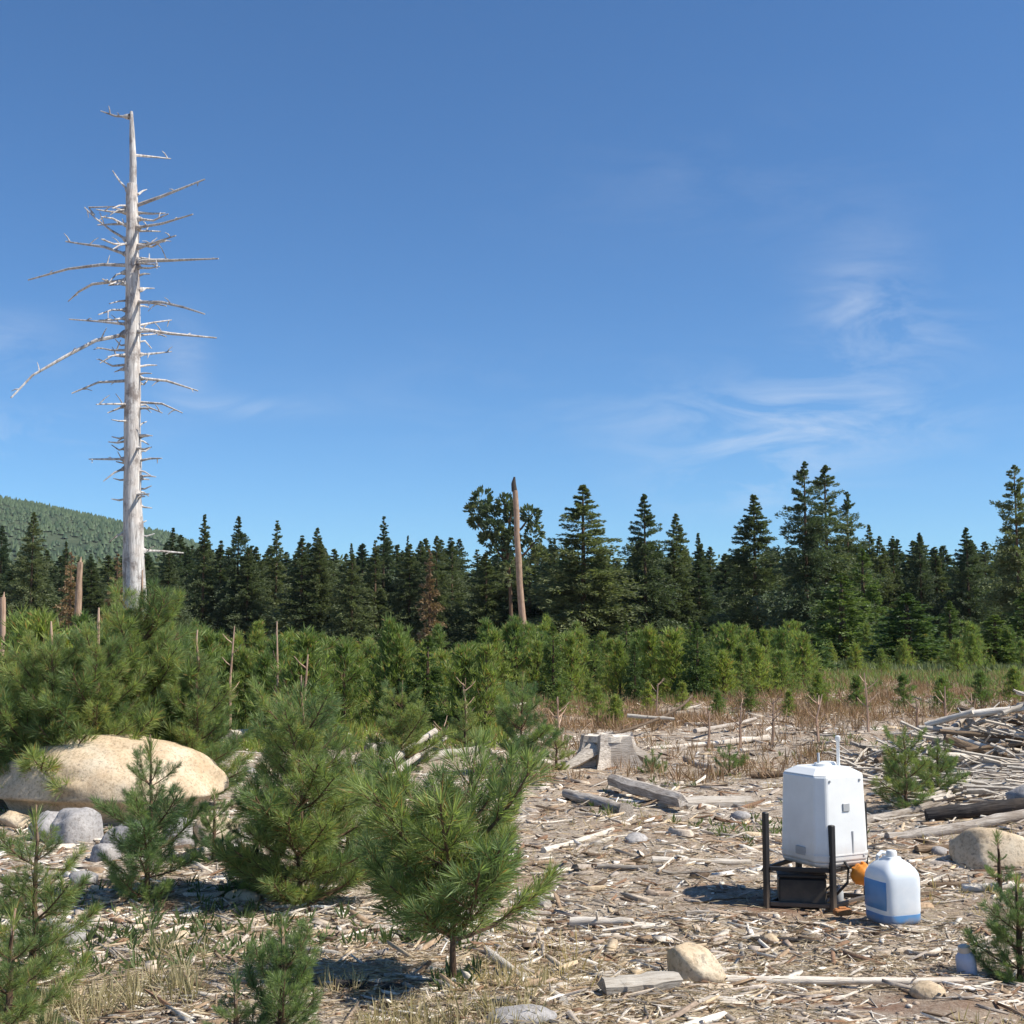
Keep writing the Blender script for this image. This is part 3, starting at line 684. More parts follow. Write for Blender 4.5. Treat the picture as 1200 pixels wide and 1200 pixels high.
near(855, 908, 878, 24, 62, 'tiny green seedling alone in the middle of the clearing', 3, 5, True, b=.02)
near(8, 1232, 1075, 80, 63, 'pine tip in the extreme lower left corner', 4, 6)
near(275, 1240, 1165, 45, 64, 'tiny pine tip beside the bottom seedling', 3, 5, True)
near(765, 905, 885, 22, 66, 'small sparse green seedling above the split grey log', 3, 4, True, b=.02)
near(470, 905, 800, 55, 67, 'light green pine at the far end of the left shrubs', 6, 6)
near(545, 880, 810, 26, 68, 'small pine before the brown brush, left of the stump', 5, 5)
near(250, 1010, 930, 40, 69, 'grey-green seedling against the right flank of the boulder', 4, 5, True)
near(1172, 1045, 985, 22, 70, 'small sprig growing beside the right tan rock', 3, 4, True)

# ------------------------------------------------------------------ rocks
def rock(name, loc, size, seed, mat, label, sub=4, amp=.22, rz=0, flat=.0, cut=None, kind=None, cat='rock', power=2.0):
    bm = __import__('bmesh').new(); __import__('bmesh').ops.create_icosphere(bm, subdivisions=sub, radius=1)
    V = np.array([v.co[:] for v in bm.verts]); Fc = [tuple(v.index for v in f.verts) for f in bm.faces]; bm.free()
    r = 1+amp*vnoise(V[:, 0]*1.3+seed*7.1+V[:, 2]*.6, V[:, 1]*1.3+V[:, 2]*1.1, seed)+amp*.5*vnoise(V[:, 0]*3.1+seed+V[:, 2]*2, V[:, 1]*3.1-V[:, 2]*2.2, seed+1)+amp*.2*vnoise(V[:, 0]*9+V[:, 2]*5, V[:, 1]*9-V[:, 2]*6, seed+2)
    V = V*r[:, None]; rr = np.random.default_rng(seed)
    for _ in range(11):        # a few flat fracture faces
        nrm = rr.normal(size=3); nrm /= np.linalg.norm(nrm); nrm[2] = abs(nrm[2])*.5 if flat else nrm[2]
        off = rr.uniform(.58, .88); dd = V@nrm; V = V-np.maximum(dd-off, 0)[:, None]*nrm*.85
    V = V*np.array(size)/2
    me = mesh(name, V, Fc, True); o = link(name, me, mat, None, loc, (0, 0, rz)); tag(o, label, cat); return o
def boulder():
    # broad dome with a steep, undercut front on the left
    D = 11.6; n1, n2 = 90, 46; rr = np.random.default_rng(4)
    c = pt(137, HOR, D); z0 = Hz(c.x, D); W = 131/F*D; top = pt(120, 861, D).z-z0; Dp = .75
    u = np.linspace(0, 2*math.pi, n1, endpoint=False); v = np.linspace(-.55, 1, n2)
    V = []
    for b in v:
        if b >= 0: rad = math.cos(b*math.pi/2)**.86; z = math.sin(b*math.pi/2)**1.08*top
        else: rad = 1-.26*(-b/.55)**.45; z = b/.55*top*.62
        for a in u:
            V.append((math.cos(a)*rad*W, math.sin(a)*rad*Dp, z))
    V = np.array(V); V[:, 2] += top*.0
    # skew the crest to the left
    hz = np.clip(V[:, 2]/top, 0, 1); V[:, 0] -= hz*.10*W*1.0
    ns = .09*vnoise(V[:, 0]*2.2+3, V[:, 1]*2.2+V[:, 2]*2.4, 31)+.045*vnoise(V[:, 0]*6+3, V[:, 1]*6+V[:, 2]*7, 32)+.014*vnoise(V[:, 0]*19, V[:, 1]*19+V[:, 2]*17, 33)
    rad = V/np.maximum(np.linalg.norm(V, axis=1, keepdims=True), .05); V = V+rad*ns[:, None]*1.15
    V[:, 2] = V[:, 2]*.62+top*.38 if False else V[:, 2]
    i, j = np.meshgrid(np.arange(n2-1), np.arange(n1), indexing='ij'); j2 = (j+1) % n1
    Fc = np.stack([i*n1+j, i*n1+j2, (i+1)*n1+j2, (i+1)*n1+j], -1).reshape(-1, 4)
    t = empty('boulder', (c.x, D, z0)); tag(t, 'large smooth sunlit tan boulder on the left, domed top', 'boulder')
    V[:, 2] = np.where(V[:, 2] > 0, top*.30+V[:, 2]*.70, V[:, 2]*.9+top*.30)
    link('cap', mesh('cap', V, Fc, True), ROCK_TAN, t)
boulder()
g = at(90, 985); rock('broken_rock', (g.x, g.y, g.z+.08), (.46, .4, .34), 12, ROCK_GREY, 'grey angular rock wedged under the left front of the boulder', 4, .35, flat=1)
for (qx, qy, sx, sz, sd, lb) in ((52, 985, .34, .30, 112, 'grey rock under the left end of the boulder, beside the broken one'), (150, 992, .40, .24, 113, 'grey slab rock under the middle of the boulder behind its sapling'),
                            (205, 990, .34, .26, 114, 'grey rock under the right half of the boulder'), (120, 1010, .26, .16, 115, 'low flat grey rock in front of the broken one')):
    g = at(qx, qy); rock('broken_rock', (g.x, g.y+.05, g.z+sz*.25), (sx, sx*.8, sz), sd, ROCK_GREY, lb, 4, .4, flat=1)
g = at(18, 968); rock('small_rock', (g.x, g.y, g.z+.04), (.35, .3, .2), 13, ROCK_TAN, 'pale rock at the left edge below the boulder', 3, .35)
g = at(255, 985); rock('small_rock', (g.x, g.y, g.z+.06), (.42, .35, .3), 14, ROCK_TAN, 'tan rock leaning on the right end of the boulder', 3, .35)
g = at(1172, 1016); rock('flat_boulder', (g.x, g.y+.15, g.z+.08), (.62, .6, .34), 15, ROCK_TAN, 'tan rounded rock at the right edge behind the water jug', 4, .25)
g = at(816, 1150); rock('flat_boulder', (g.x, g.y+.08, g.z+.05), (.33, .34, .26), 16, ROCK_TAN, 'flat tan rock half buried in front of the tank', 4, .35)
g = at(100, 1035); rock('pale_stone', (g.x, g.y, g.z+.03), (.2, .16, .12), 18, ROCK_GREY, 'pale stone left of the boulder sapling', 3, .35)
g = at(85, 1105); rock('pale_stone', (g.x, g.y, g.z+.03), (.16, .16, .13), 19, ROCK_GREY, 'pale pink stone beside the lower left pine', 3, .35)
g = at(610, 1196); rock('pale_stone', (g.x, g.y, g.z+.0), (.3, .2, .12), 20, ROCK_GREY, 'smooth grey stone at the bottom edge in the centre', 3, .25)
g = at(285, 1055); rock('pale_stone', (g.x, g.y, g.z+.02), (.22, .16, .1), 22, ROCK_TAN, 'tan stone under the dark low pine', 3, .3)
g = at(1199, 950); rock('dark_rock', (g.x+.12, g.y, g.z+.1), (.5, .4, .3), 23, ROCK_GREY, 'dark rock at the right edge under the slash pile', 3, .35)
for k, (px, py) in enumerate(((870, 958), (905, 905), (745, 985), (905, 1105), (1100, 1000), (285, 870), (295, 905), (1085, 1165), (560, 1010), (210, 1100))):
    g = at(px, py); s = rnd.uniform(.10, .2)
    tag(rock('stone', (g.x, g.y, g.z+.01), (s*1.3, s, s*.6), 40+k, ROCK_TAN if k % 2 else ROCK_GREY, 'fist-sized pale stone lying loose on the cleared ground', 2, .35, rnd.uniform(0, 3)), group='loose pale stones on the clearing')

# ------------------------------------------------------------------ logs, slabs, stump
def log_between(a, b, r0, r1, mat, label, name='log', seed=0, bend=.03, n=9, sides=9, group=None, cat='log', dz=None, knots=2):
    """log from a to b (world points on its axis)"""
    a = Vector(a); b = Vector(b); rr = random.Random(seed); c = (a+b)/2; L = (b-a).length; ax = (b-a).normalized()
    q = ax.to_track_quat('X', 'Z'); mb = MB(); pts = []
    for i in range(n+1):
        u = i/n-.5; pts.append((u*L, math.sin(u*3+seed)*bend*L+rr.uniform(-.1, .1)*r0, math.cos(u*2.6+seed)*bend*L*.4+rr.uniform(-.1, .1)*r0))
    mb.tube(pts, [(r0+(r1-r0)*i/n)*rr.uniform(.88, 1.1) for i in range(n+1)], sides, .1, seed)
    for k in range(knots):
        i = rr.randint(1, n-1); p = Vector(pts[i]); an = rr.uniform(0, 6.28); d = Vector((rr.uniform(-.4, .4), math.cos(an), math.sin(an))).normalized(); l = r0*rr.uniform(1.6, 3)
        mb.tube([p, p+d*l*.6, p+d*l], (r0*.3, r0*.2, r0*.14), 5, .1, k)
    o = link(name, mb.me(name, True), mat, None, c, q.to_euler()); tag(o, label, cat, group); return o
def lg(x0, y0, x1, y1, w, mat, label, seed=0, name='log', up=.5, w2=None, cat='log', group=None, **kw):
    a = at(x0, y0); b = at(x1, y1); ra = w/2/F*a.y; rb = (w2 or w*.75)/2/F*b.y
    a.z += ra*up*2-ra*.3; b.z += rb*up*2-rb*.3
    return log_between(a, b, ra, rb, mat, label, name, seed, group=group, cat=cat, **kw)
def slab(x0, y0, x1, y1, wid, th, mat, label, seed=0, tilt=.15, lift=.02, name='wood_slab', group=None, cat='wood slab'):
    a = at(x0, y0); b = at(x1, y1); L = (b-a).length; rr = random.Random(seed); n = 8; V = []; Fc = []
    for i in range(n+1):
        x = (i/n-.5)*L; w = wid/2*(1-.25*abs(i/n-.5)*2+rr.uniform(-.12, .12)); z = rr.uniform(-.1, .1)*th
        if i in (0, n): x += rr.uniform(-.04, .04)
        s1, s2 = rr.uniform(.9, 1.1), rr.uniform(.75, 1)
        V += [(x+rr.uniform(-.02, .02), -w*s1, z-th/2), (x, w*s2, z-th/2), (x+rr.uniform(-.02, .02), w*.8*s2, z+th/2), (x, w*.1, z+th*.75), (x+rr.uniform(-.02, .02), -w*.85*s1, z+th/2)]
    for i in range(n):
        for k in range(5): Fc.append((i*5+k, i*5+(k+1) % 5, (i+1)*5+(k+1) % 5, (i+1)*5+k))
    Fc += [(4, 3, 2, 1, 0), tuple(n*5+k for k in range(5))]
    c = (a+b)/2; c.z += lift+th/2; q = (b-a).normalized().to_track_quat('X', 'Z') @ Euler((tilt, 0, 0)).to_quaternion()
    o = link(name, mesh(name, V, Fc), mat, None, c, q.to_euler()); tag(o, label, cat, group); return o

lg(668, 1086, 742, 1084, 13, BLEACH, 'short bleached white log with a dark cut end, left of the flat tan rock', 1, bend=.01)
slab(714, 1168, 786, 1160, .10, .045, BLEACH, 'broad white split slab near the bottom edge', 2, .45)
lg(848, 1152, 1128, 1152, 10, BLEACH, 'long straight pale pole below the tank and jug', 3, w2=8, bend=.006, knots=1)
lg(566, 1114, 666, 1180, 9, BLEACH, 'pale stick running diagonally down right of the V-shaped pine', 4, w2=13, bend=.02)
lg(392, 1160, 470, 1162, 14, DARKW, 'dark charred block left of the V-shaped pine', 5, bend=.01)
slab(718, 926, 800, 952, .17, .08, SILVER, 'grey split log with a dark shaded underside in mid clearing', 6, .3, .07)
slab(770, 946, 880, 944, .24, .05, BLEACH, 'white flat slab right of the grey split log', 7, .2)
lg(662, 936, 735, 958, 12, SILVER, 'grey log left of the white flat slab', 8, w2=20)
lg(765, 1012, 880, 1012, 9, BLEACH, 'white pole lying left of the tank frame', 9, bend=.02)
lg(640, 1000, 715, 975, 9, BLEACH, 'pale stick slanting up towards the grey split log', 10)
lg(700, 1018, 760, 1020, 8, SILVER, 'short grey stick below the pale slanting one', 11)
lg(450, 912, 512, 872, 9, BLEACH, 'pale pole leaning through the bushes left of centre', 12, up=2.2, bend=.01)
lg(462, 918, 526, 874, 7, SILVER, 'second grey pole beside the one leaning through the bushes', 13, up=2.0, bend=.01)
lg(430, 884, 520, 868, 12, BLEACH, 'white log half hidden by the left bushes', 14)
lg(500, 893, 566, 880, 13, BLEACH, 'white log end behind the V-shaped pine', 15)
lg(985, 972, 1110, 938, 11, SILVER, 'grey log slanting behind the white tank', 16, w2=8)
lg(1040, 985, 1200, 962, 12, SILVER, 'long grey log in front of the slash pile', 17, w2=14)
lg(1128, 908, 1230, 908, 16, BLEACH, 'bright white log at the right edge of the slash pile foot', 18, w2=18, bend=.01)
lg(1085, 962, 1230, 950, 16, DARKW, 'black log above the right tan rock', 19, w2=20)  # coloured with the darkest wood
lg(1128, 1046, 1225, 1042, 11, BLEACH, 'white stick below the right tan rock', 20, bend=.01)
lg(1075, 1000, 1150, 992, 9, BROWNW, 'brown stick right of the jug', 21)
lg(1090, 1040, 1135, 1038, 8, BROWNW, 'short brown stick between jug and right rock', 22)
lg(1080, 1125, 1105, 1112, 8, BLEACH, 'small white chunk right of the jug, near the small pale container', 23)
lg(990, 900, 1060, 882, 8, SILVER, 'thin grey stick behind the top of the tank', 24)
lg(640, 1066, 610, 1052, 12, BLEACH, 'small pale knot of wood at the tip of the V-shaped pine', 25)
lg(880, 1104, 960, 1106, 7, DARKW, 'thin dark stick below the shadow of the tank', 26)
lg(900, 868, 760, 878, 7, BLEACH, 'thin pale pole at the far side of the clearing', 27, bend=.02)
lg(820, 868, 880, 850, 6, SILVER, 'thin grey stick rising into the brown brush', 28, up=2)
lg(720, 890, 800, 842, 4, BROWNW, 'brown branch slanting up through the brown brush', 29, up=8)
lg(300, 1168, 190, 1150, 8, SILVER, 'grey stick on the bare ground left of the bottom seedling', 30)
lg(395, 1122, 330, 1112, 8, BLEACH, 'small white stick above the bottom seedling', 31)
lg(215, 1010, 300, 985, 12, SILVER, 'grey branch lying in the shade right of the boulder', 32)
lg(270, 870, 330, 858, 14, BLEACH, 'pale log in the gap right of the big left pine', 33)
lg(840, 905, 800, 890, 9, SILVER, 'short grey chunk left of the lone tiny seedling', 34)
lg(880, 912, 925, 908, 9, BROWNW, 'short brown log right of the lone tiny seedling', 35)

def stump():
    g = at(712, 896); D = g.y; t = empty('stump', g, R(8)); tag(t, 'grey weathered stump with a white flat top at the far clearing edge', 'stump')
    mb = MB(); r = 33/F*D; rr = random.Random(2); n = 16; rings = []; h = 32/F*D
    V = []; Fc = []
    prof = [1+.28*math.sin(k*2.4)+rr.uniform(-.12, .12) for k in range(n)]
    for (z, s) in ((-.08, 1.25), (h*.25, 1.0), (h*.7, .9), (h, .88), (h+.004, .8)):
        for k in range(n): a = 6.283*k/n; V.append((math.cos(a)*r*s*(1+(prof[k]-1)*(1.6-z/h)), math.sin(a)*r*s*.7*(1+(prof[k]-1)*(1.6-z/h)), z+(rr.uniform(-.06, .05) if z > h*.6 else 0)))
    for i in range(4):
        for k in range(n): Fc.append((i*n+k, i*n+(k+1) % n, (i+1)*n+(k+1) % n, (i+1)*n+k))
    link('stump_wood', mesh('stump_wood', V, Fc), SILVER, t)
    mb.add([(math.cos(6.283*k/n)*r*.83, math.sin(6.283*k/n)*r*.6, h+.006+rr.uniform(0, .02)) for k in range(n)]+[(math.cos(6.283*k/n)*r*.83, math.sin(6.283*k/n)*r*.6, h-.06) for k in range(n)],
           [tuple(range(n))]+[(k, n+k, n+(k+1) % n, (k+1) % n) for k in range(n)]); link('cut_face', mb.me('cut_face'), BLEACH, t)
    for k, a in enumerate((-.35, -2.7, .9)):
        mb = MB(); d = Vector((math.cos(a), math.sin(a), 0)); mb.tube([d*r*.6+Vector((0, 0, h*.55)), d*r*1.25+Vector((0, 0, h*.25)), d*r*2.0-Vector((0, 0, .03))], (r*.3, r*.22, r*.12), 7, .12, k)
        link('root', mb.me('root', True), SILVER, t)
stump()
lg(735, 858, 790, 858, 5, BLEACH, 'thin pale pole just right of the stump top', 36, up=4)

# slash pile on the right
def slash_pile():
    c = at(1142, 897); rr = random.Random(77); G = 'logs of the slash pile'
    labels = {0: ('bright white log along the top of the slash pile', BLEACH), 1: ('white log forming the left crest of the slash pile', BLEACH), 2: ('long grey log across the middle of the slash pile', SILVER)}
    fixed = [((1125, 838), (1235, 826), 9), ((1085, 850), (1140, 834), 8), ((1120, 868), (1240, 862), 10)]
    for i, (a, b, w) in enumerate(fixed):
        d = c.y-.1; A = pt(*a, d+.2); B = pt(*b, d-.1); log_between(A, B, w/2/F*d, w/2/F*d*.8, labels[i][1], labels[i][0], 'log', 60+i, .008)
    for i in range(120):
        u = rr.random(); x = c.x-1.05+u*2.8; y = c.y+rr.uniform(-.75, .9); hmax = .82*math.sin(min(1, u*1.25+.08)*math.pi/2)*(1-abs(y-c.y)/1.4)
        z = Hz(x, y)+rr.uniform(.0, max(.03, hmax)); L = rr.uniform(.3, 1.25); a = rr.choice([0, 0, .3, -.35, .7, 1.3])+rr.uniform(-.3, .3); tl = rr.uniform(-.4, .4)
        d = Vector((math.cos(a)*math.cos(tl), math.sin(a)*math.cos(tl), math.sin(tl)))*L/2; p = Vector((x, y, z)); r = rr.uniform(.014, .05)
        if (p-d).z < Hz((p-d).x, (p-d).y): d.z *= .2
        m = rr.choice([SILVER, BLEACH, BLEACH, SILVER, SILVER, BROWNW])
        log_between(p-d, p+d, r, r*rr.uniform(.6, .9), m, 'weathered log jumbled in the slash pile at right', 'log', 200+i, .03, 5, 7, G, knots=1)
slash_pile()
def tangle():
    rr = random.Random(5); mb = MB(); c = at(1160, 897)
    for i in range(800):
        u = rr.random(); x = c.x-1.5+u*3.5; y = c.y+rr.uniform(-2.6, 1.0); inpile = abs(y-c.y) < .95
        z = Hz(x, y)+(rr.uniform(0, .8*math.sin(min(1, u*1.25+.08)*1.57)*(1-abs(y-c.y)/1.2)) if inpile else rr.uniform(0, .09))
        L = rr.uniform(.15, .8); a = rr.gauss(0, .8); tl = rr.uniform(-.5, .5) if inpile else rr.uniform(-.12, .12); r0 = rr.uniform(.006, .02)
        d = Vector((math.cos(a)*math.cos(tl), math.sin(a)*math.cos(tl), math.sin(tl)))*L/2; p = Vector((x, y, z+.02)); mb.tube([p-d, p+Vector((0, 0, rr.uniform(-.03, .03))), p+d], (r0, r0*.9, r0*.5), 4)
    tag(link('tangled_branches', mb.me('tangled_branches'), BLEACH), 'tangle of thin pale grey branches through and in front of the slash pile', 'branches', kind='stuff')
    for i in range(34):
        x = c.x+rr.uniform(-1.1, 1.5); y = c.y+rr.uniform(-3.0, -.8); L = rr.uniform(.35, 1.0); a = rr.gauss(0, .5); r0 = rr.uniform(.014, .035); d = Vector((math.cos(a), math.sin(a), 0))*L/2
        A = Vector((x, y, 0))-d; B = Vector((x, y, 0))+d; A.z = Hz(A.x, A.y)+r0*rr.uniform(.5, 2); B.z = Hz(B.x, B.y)+r0*rr.uniform(.5, 2)
        log_between(A, B, r0, r0*.75, rr.choice([SILVER, SILVER, BLEACH, BROWNW]), 'weathered branch length lying between tank and slash pile', 'branch_log', 400+i, .03, 5, 7, 'branch lengths in front of the slash pile', knots=1)
tangle()

# individual sticks on the clearing: they share a few meshes
def sticks():
    base = []
    for k in range(10):
        mb = MB(); rr = random.Random(900+k); n = 5; pts = [((i/n-.5), rr.uniform(-.03, .03), rr.uniform(-.015, .02)) for i in range(n+1)]
        r = rr.uniform(.018, .036); mb.tube(pts, [r*(1-.5*i/n) for i in range(n+1)], 5, .15, k)
        if k % 2: p = Vector(pts[2]); mb.tube([p, p+Vector((.08, .06, .03)), p+Vector((.2, .13, .05))], (r*.6, r*.5, r*.25), 4, .1)
        for mt in (SILVER, BLEACH, BROWNW): m = mb.me('stick', True); m.materials.append(mt); base.append(m)
    rr = random.Random(44); n = 0; cnt = 0
    while cnt < 235:
        d = 1/rr.uniform(1/19, 1/4.9); px = rr.uniform(-60, 1260)
        if px < 560 and rr.random() < .62: continue
        x = X(px, d); y = d; z = Hz(x, y); L = rr.uniform(.13, .40)*(.7+d/20); a = rr.gauss(0, .55) if rr.random() < .6 else rr.uniform(0, 3.14)
        e = Vector((math.cos(a), math.sin(a)))*L/2; dz = Hz(x+e.x, y+e.y)-Hz(x-e.x, y-e.y)
        o = link('stick', rr.choice(base), None, None, (x, y, z+.022*L*1.5), Euler((rr.uniform(0, 6), -math.atan2(dz, L), a)).to_matrix().to_euler(), (L, L, L))
        reg = ('left part', 'left of centre') if px < 560 else (('middle', 'mid clearing') if px < 900 else ('right part', 'right clearing'))
        tag(o, 'thin dry weathered stick lying loose in the %s of the cleared ground' % reg[0], 'stick', 'loose sticks, %s' % reg[1]); cnt += 1
sticks()

# ------------------------------------------------------------------ litter: chips, bark and twigs (uncountable)
def bare(x, y):     # trodden, dug-over soil round the stand and along the lower right: little litter lies there
    v = 0
    for (q, sx, sy) in ((at(905, 1060), 1.0, .8), (at(1010, 1180), 1.4, .45), (at(840, 1040), .6, .5), (at(200, 1090), .7, .35)):
        v = np.maximum(v, np.exp(-((x-q.x)/sx)**2-((y-q.y)/sy)**2))
    return v
def litter():
    pal = np.array([(.60, .55, .49), (.70, .66, .60), (.48, .41, .34), (.42, .37, .33), (.34, .25, .175), (.24, .15, .10), (.13, .095, .07), (.52, .42, .30), (.38, .30, .24), (.78, .75, .71)])
    pw = np.array([.15, .10, .15, .15, .14, .09, .07, .07, .05, .03])
    def scatter(n, dmin, dmax, lens, asp, hs, seed, bow=.0, pwt=pw, name='wood_litter', label='', cat='litter', lift=.4):
        rg = np.random.default_rng(seed); d = 1/rg.uniform(1/dmax, 1/dmin, n); s = rg.uniform(-.62, .62, n)
        x = d*s; y = d*1.0; pos = x/y
        keep = (.6*vnoise(x/.9, y/.55, 5)+.7*vnoise(x/.35, y/.2, seed+6)+.5 + rg.uniform(-.3, .3, n)) > .38+.12*bare(x, y); x, y, d = x[keep], y[keep], d[keep]; n = len(x)
        L = rg.uniform(*lens, n)*(.75+d/24)*np.where(rg.random(n) < .12, 1.8, 1); W = L*rg.uniform(*asp, n); Hh = W*rg.uniform(*hs, n)
        a = np.where(rg.random(n) < .55, rg.normal(0, .6, n), rg.uniform(0, 3.14, n)); tz = rg.normal(0, .18, n)
        ca, sa = np.cos(a), np.sin(a)
        u = np.array([-1, 1, 1, -1, -1, 1, 1, -1])*.5; v = np.array([-1, -1, 1, 1, -1, -1, 1, 1])*.5; w = np.array([-1]*4+[1]*4)*.5
        j = 1+rg.uniform(-.35, .3, (n, 8)); lx = u*L[:, None]*j; ly = v*W[:, None]*(1+rg.uniform(-.5, .3, (n, 8))); lz = w*Hh[:, None]+lx*np.sin(tz)[:, None]
        wx = x[:, None]+lx*ca[:, None]-ly*sa[:, None]; wy = y[:, None]+lx*sa[:, None]+ly*ca[:, None]
        wz = (H(x, y)+Hh*lift)[:, None]+lz+rg.normal(0, .15, (n, 1))*ly
        V = np.stack([wx, wy, wz], -1).reshape(-1, 3)
        q = np.array([(4, 5, 6, 7), (0, 1, 5, 4), (1, 2, 6, 5), (2, 3, 7, 6), (3, 0, 4, 7)])
        Fc = (np.arange(n)[:, None, None]*8+q[None]).reshape(-1, 4)
        c = pal[rg.choice(len(pal), n, p=pwt/pwt.sum())]*rg.uniform(.8, 1.15, (n, 1)); C = np.repeat(c, 8, 0)
        o = link(name, mesh(name, V, Fc, False, C), LITTER); tag(o, label, cat, kind='stuff')
    scatter(46000, 4.0, 28, (.012, .045), (.12, .38), (.2, .5), 71, label='bleached wood chips and bark flakes carpeting the cleared ground', name='wood_chips')
    scatter(42000, 4.0, 28, (.04, .16), (.035, .09), (.6, 1), 72, label='thin dry twigs and splinters strewn over the cleared ground', name='twig_litter', lift=.6)
    scatter(8000, 6.8, 28, (.03, .12), (.10, .28), (.3, .7), 74, label='grey and whitish broken wood chunks strewn over the clearing', name='wood_chunks', pwt=np.array([.18, .16, .14, .16, .08, .09, .1, .05, .08, .12]), lift=.55)
    # matted brown needles and fibres over the soil
    rg = np.random.default_rng(75); n = 80000; d = 1/rg.uniform(1/16, 1/4.0, n); x = d*rg.uniform(-.6, .6, n); y = d
    k = vnoise(x/.8, y/.8, 55)+.5+rg.uniform(-.3, .3, n) > .42+.25*bare(x, y); x, y, d = x[k], y[k], d[k]
    P = np.stack([x, y, H(x, y)+.006+rg.uniform(0, .012, len(x))], 1); a = rg.uniform(0, 6.28, len(x)); Dd = np.stack([np.cos(a), np.sin(a), rg.normal(.04, .1, len(x))], 1)
    V = blades(P, Dd, 1, .11, .0048, (0, 6), rg); tag(link('needle_duff', mesh('needle_duff', V, quads(V)), DUFF), 'matted fallen brown needles and fibres on the soil', 'litter', kind='stuff')
    scatter(1800, 4.0, 24, (.010, .035), (.6, 1), (.4, .8), 73, label='small pebbles and clods scattered in the wood chips', name='pebbles', pwt=np.array([.1, .05, .2, .2, .2, .1, .02, .1, .1, 0]))
litter()

# ------------------------------------------------------------------ brush, grass, weeds
def stems(name, label, cat, pts, n, h, w, mat, spread=(0, 30), seed=1, up=1.0):
    rg = np.random.default_rng(seed); P = np.array(pts); D = np.tile(np.array([0, 0, up]), (len(P), 1))
    V = blades(P, D, n, h, w, spread, rg); o = link(name, mesh(name, V, quads(V)), mat); tag(o, label, cat, kind='stuff')
def region(n, x0, x1, d0, d1, seed, thr=None, sc=1.5):
    rg = np.random.default_rng(seed); d = 1/rg.uniform(1/d1, 1/d0, n); px = rg.uniform(x0, x1, n); x = (px-600)/F*d*1.005; y = d
    if thr is not None: k = vnoise(x/sc, y/sc, seed)+.5 > thr; x, y = x[k], y[k]
    return np.stack([x, y, H(x, y)-.02], 1)
stems('dead_brush', 'low reddish-brown dead brush between the clearing and the thicket', 'dead brush', region(5600, 540, 1280, 20, 42, 81, .34, 1.1), 9, .30, .011, BRUSH, (0, 82), 1)
stems('dead_brush', 'thin grey-brown dead twigs scattered at the far side of the clearing', 'dead brush', region(1300, 560, 1280, 14, 24, 82, .5, .8), 7, .24, .010, BRUSH, (0, 55), 2)
stems('thicket_undergrowth', 'dense green undergrowth filling the ground below the young pines', 'undergrowth', region(5200, -120, 600, 34, 90, 83), 8, .45, .06, BANDF, (0, 65), 3)
stems('thicket_undergrowth', 'fine green undergrowth between the near thicket pines', 'undergrowth', region(5200, -120, 600, 17, 34, 183, .3), 9, .24, .016, BANDF, (0, 70), 13)
stems('thicket_undergrowth', 'green undergrowth below the band of pines behind the brown brush', 'undergrowth', region(4200, 560, 1300, 40, 95, 84), 8, .42, .06, CONF, (0, 65), 4)
stems('thicket_undergrowth', 'low green growth under the front row of young pines', 'undergrowth', region(2600, 560, 1280, 27, 42, 184, .3), 9, .3, .02, BANDF, (0, 70), 14)
stems('dry_grass', 'straw-coloured dry grass in the lower left corner', 'grass', region(520, -30, 260, 4.4, 6.6, 85, .4, .5), 10, .16, .0045, STRAW, (0, 60), 5)
stems('dry_grass', 'straw-coloured dry grass around the foot of the V-shaped pine', 'grass', region(420, 380, 640, 4.5, 6.4, 86, .45, .4), 10, .12, .0045, STRAW, (0, 65), 6)
stems('dry_grass', 'sparse dry grass wisps over the clearing', 'grass', region(1200, 560, 1240, 5, 17, 87, .55, 1), 5, .13, .005, STRAW, (0, 70), 7)
stems('low_weeds', 'low green weeds scattered among the left pines', 'weeds', region(900, -30, 560, 5.5, 16, 88, .5, .8), 9, .12, .013, WEED, (10, 75), 8)
stems('low_weeds', 'small green weed patches by the grey split log and the far clearing', 'weeds', region(900, 680, 1240, 9, 19, 89, .66, .9), 9, .11, .012, WEED, (10, 75), 9)
# brown dead stalks standing in the thicket and brush
def stalks():
    rr = random.Random(8)
    spots = [(520, 868, 845), (345, 900, 822), (357, 905, 775), (322, 860, 735), (270, 860, 740), (868, 868, 822), (1018, 850, 788), (1110, 850, 802), (770, 840, 798), (545, 860, 800), (1075, 855, 818), (655, 868, 815), (960, 862, 812), (905, 865, 818), (1140, 850, 815), (830, 868, 830)]
    for i, (px, by, ty) in enumerate(spots):
        g = at(px, by+8); h = (by-ty)/F*g.y*1.1; mb = MB(); mb.tube([(0, 0, -.05), (rr.uniform(-.03, .03), 0, h*.5), (rr.uniform(-.06, .06), 0, h)], (.022, .017, .008), 5)
        for k in range(5):
            z = h*rr.uniform(.3, .95); a = rr.uniform(0, 6.28); mb.tube([(0, 0, z), (math.cos(a)*.08, math.sin(a)*.08, z+.06), (math.cos(a)*.15, math.sin(a)*.15, z+.14)], (.009, .007, .004), 4, cap=False)
        o = link('dead_stalk', mb.me('dead_stalk'), REDW, None, g); tag(o, 'upright brown dead stalk at the edge of brush and thicket', 'dead stalk', 'upright dead stalks in the brush')
stalks()

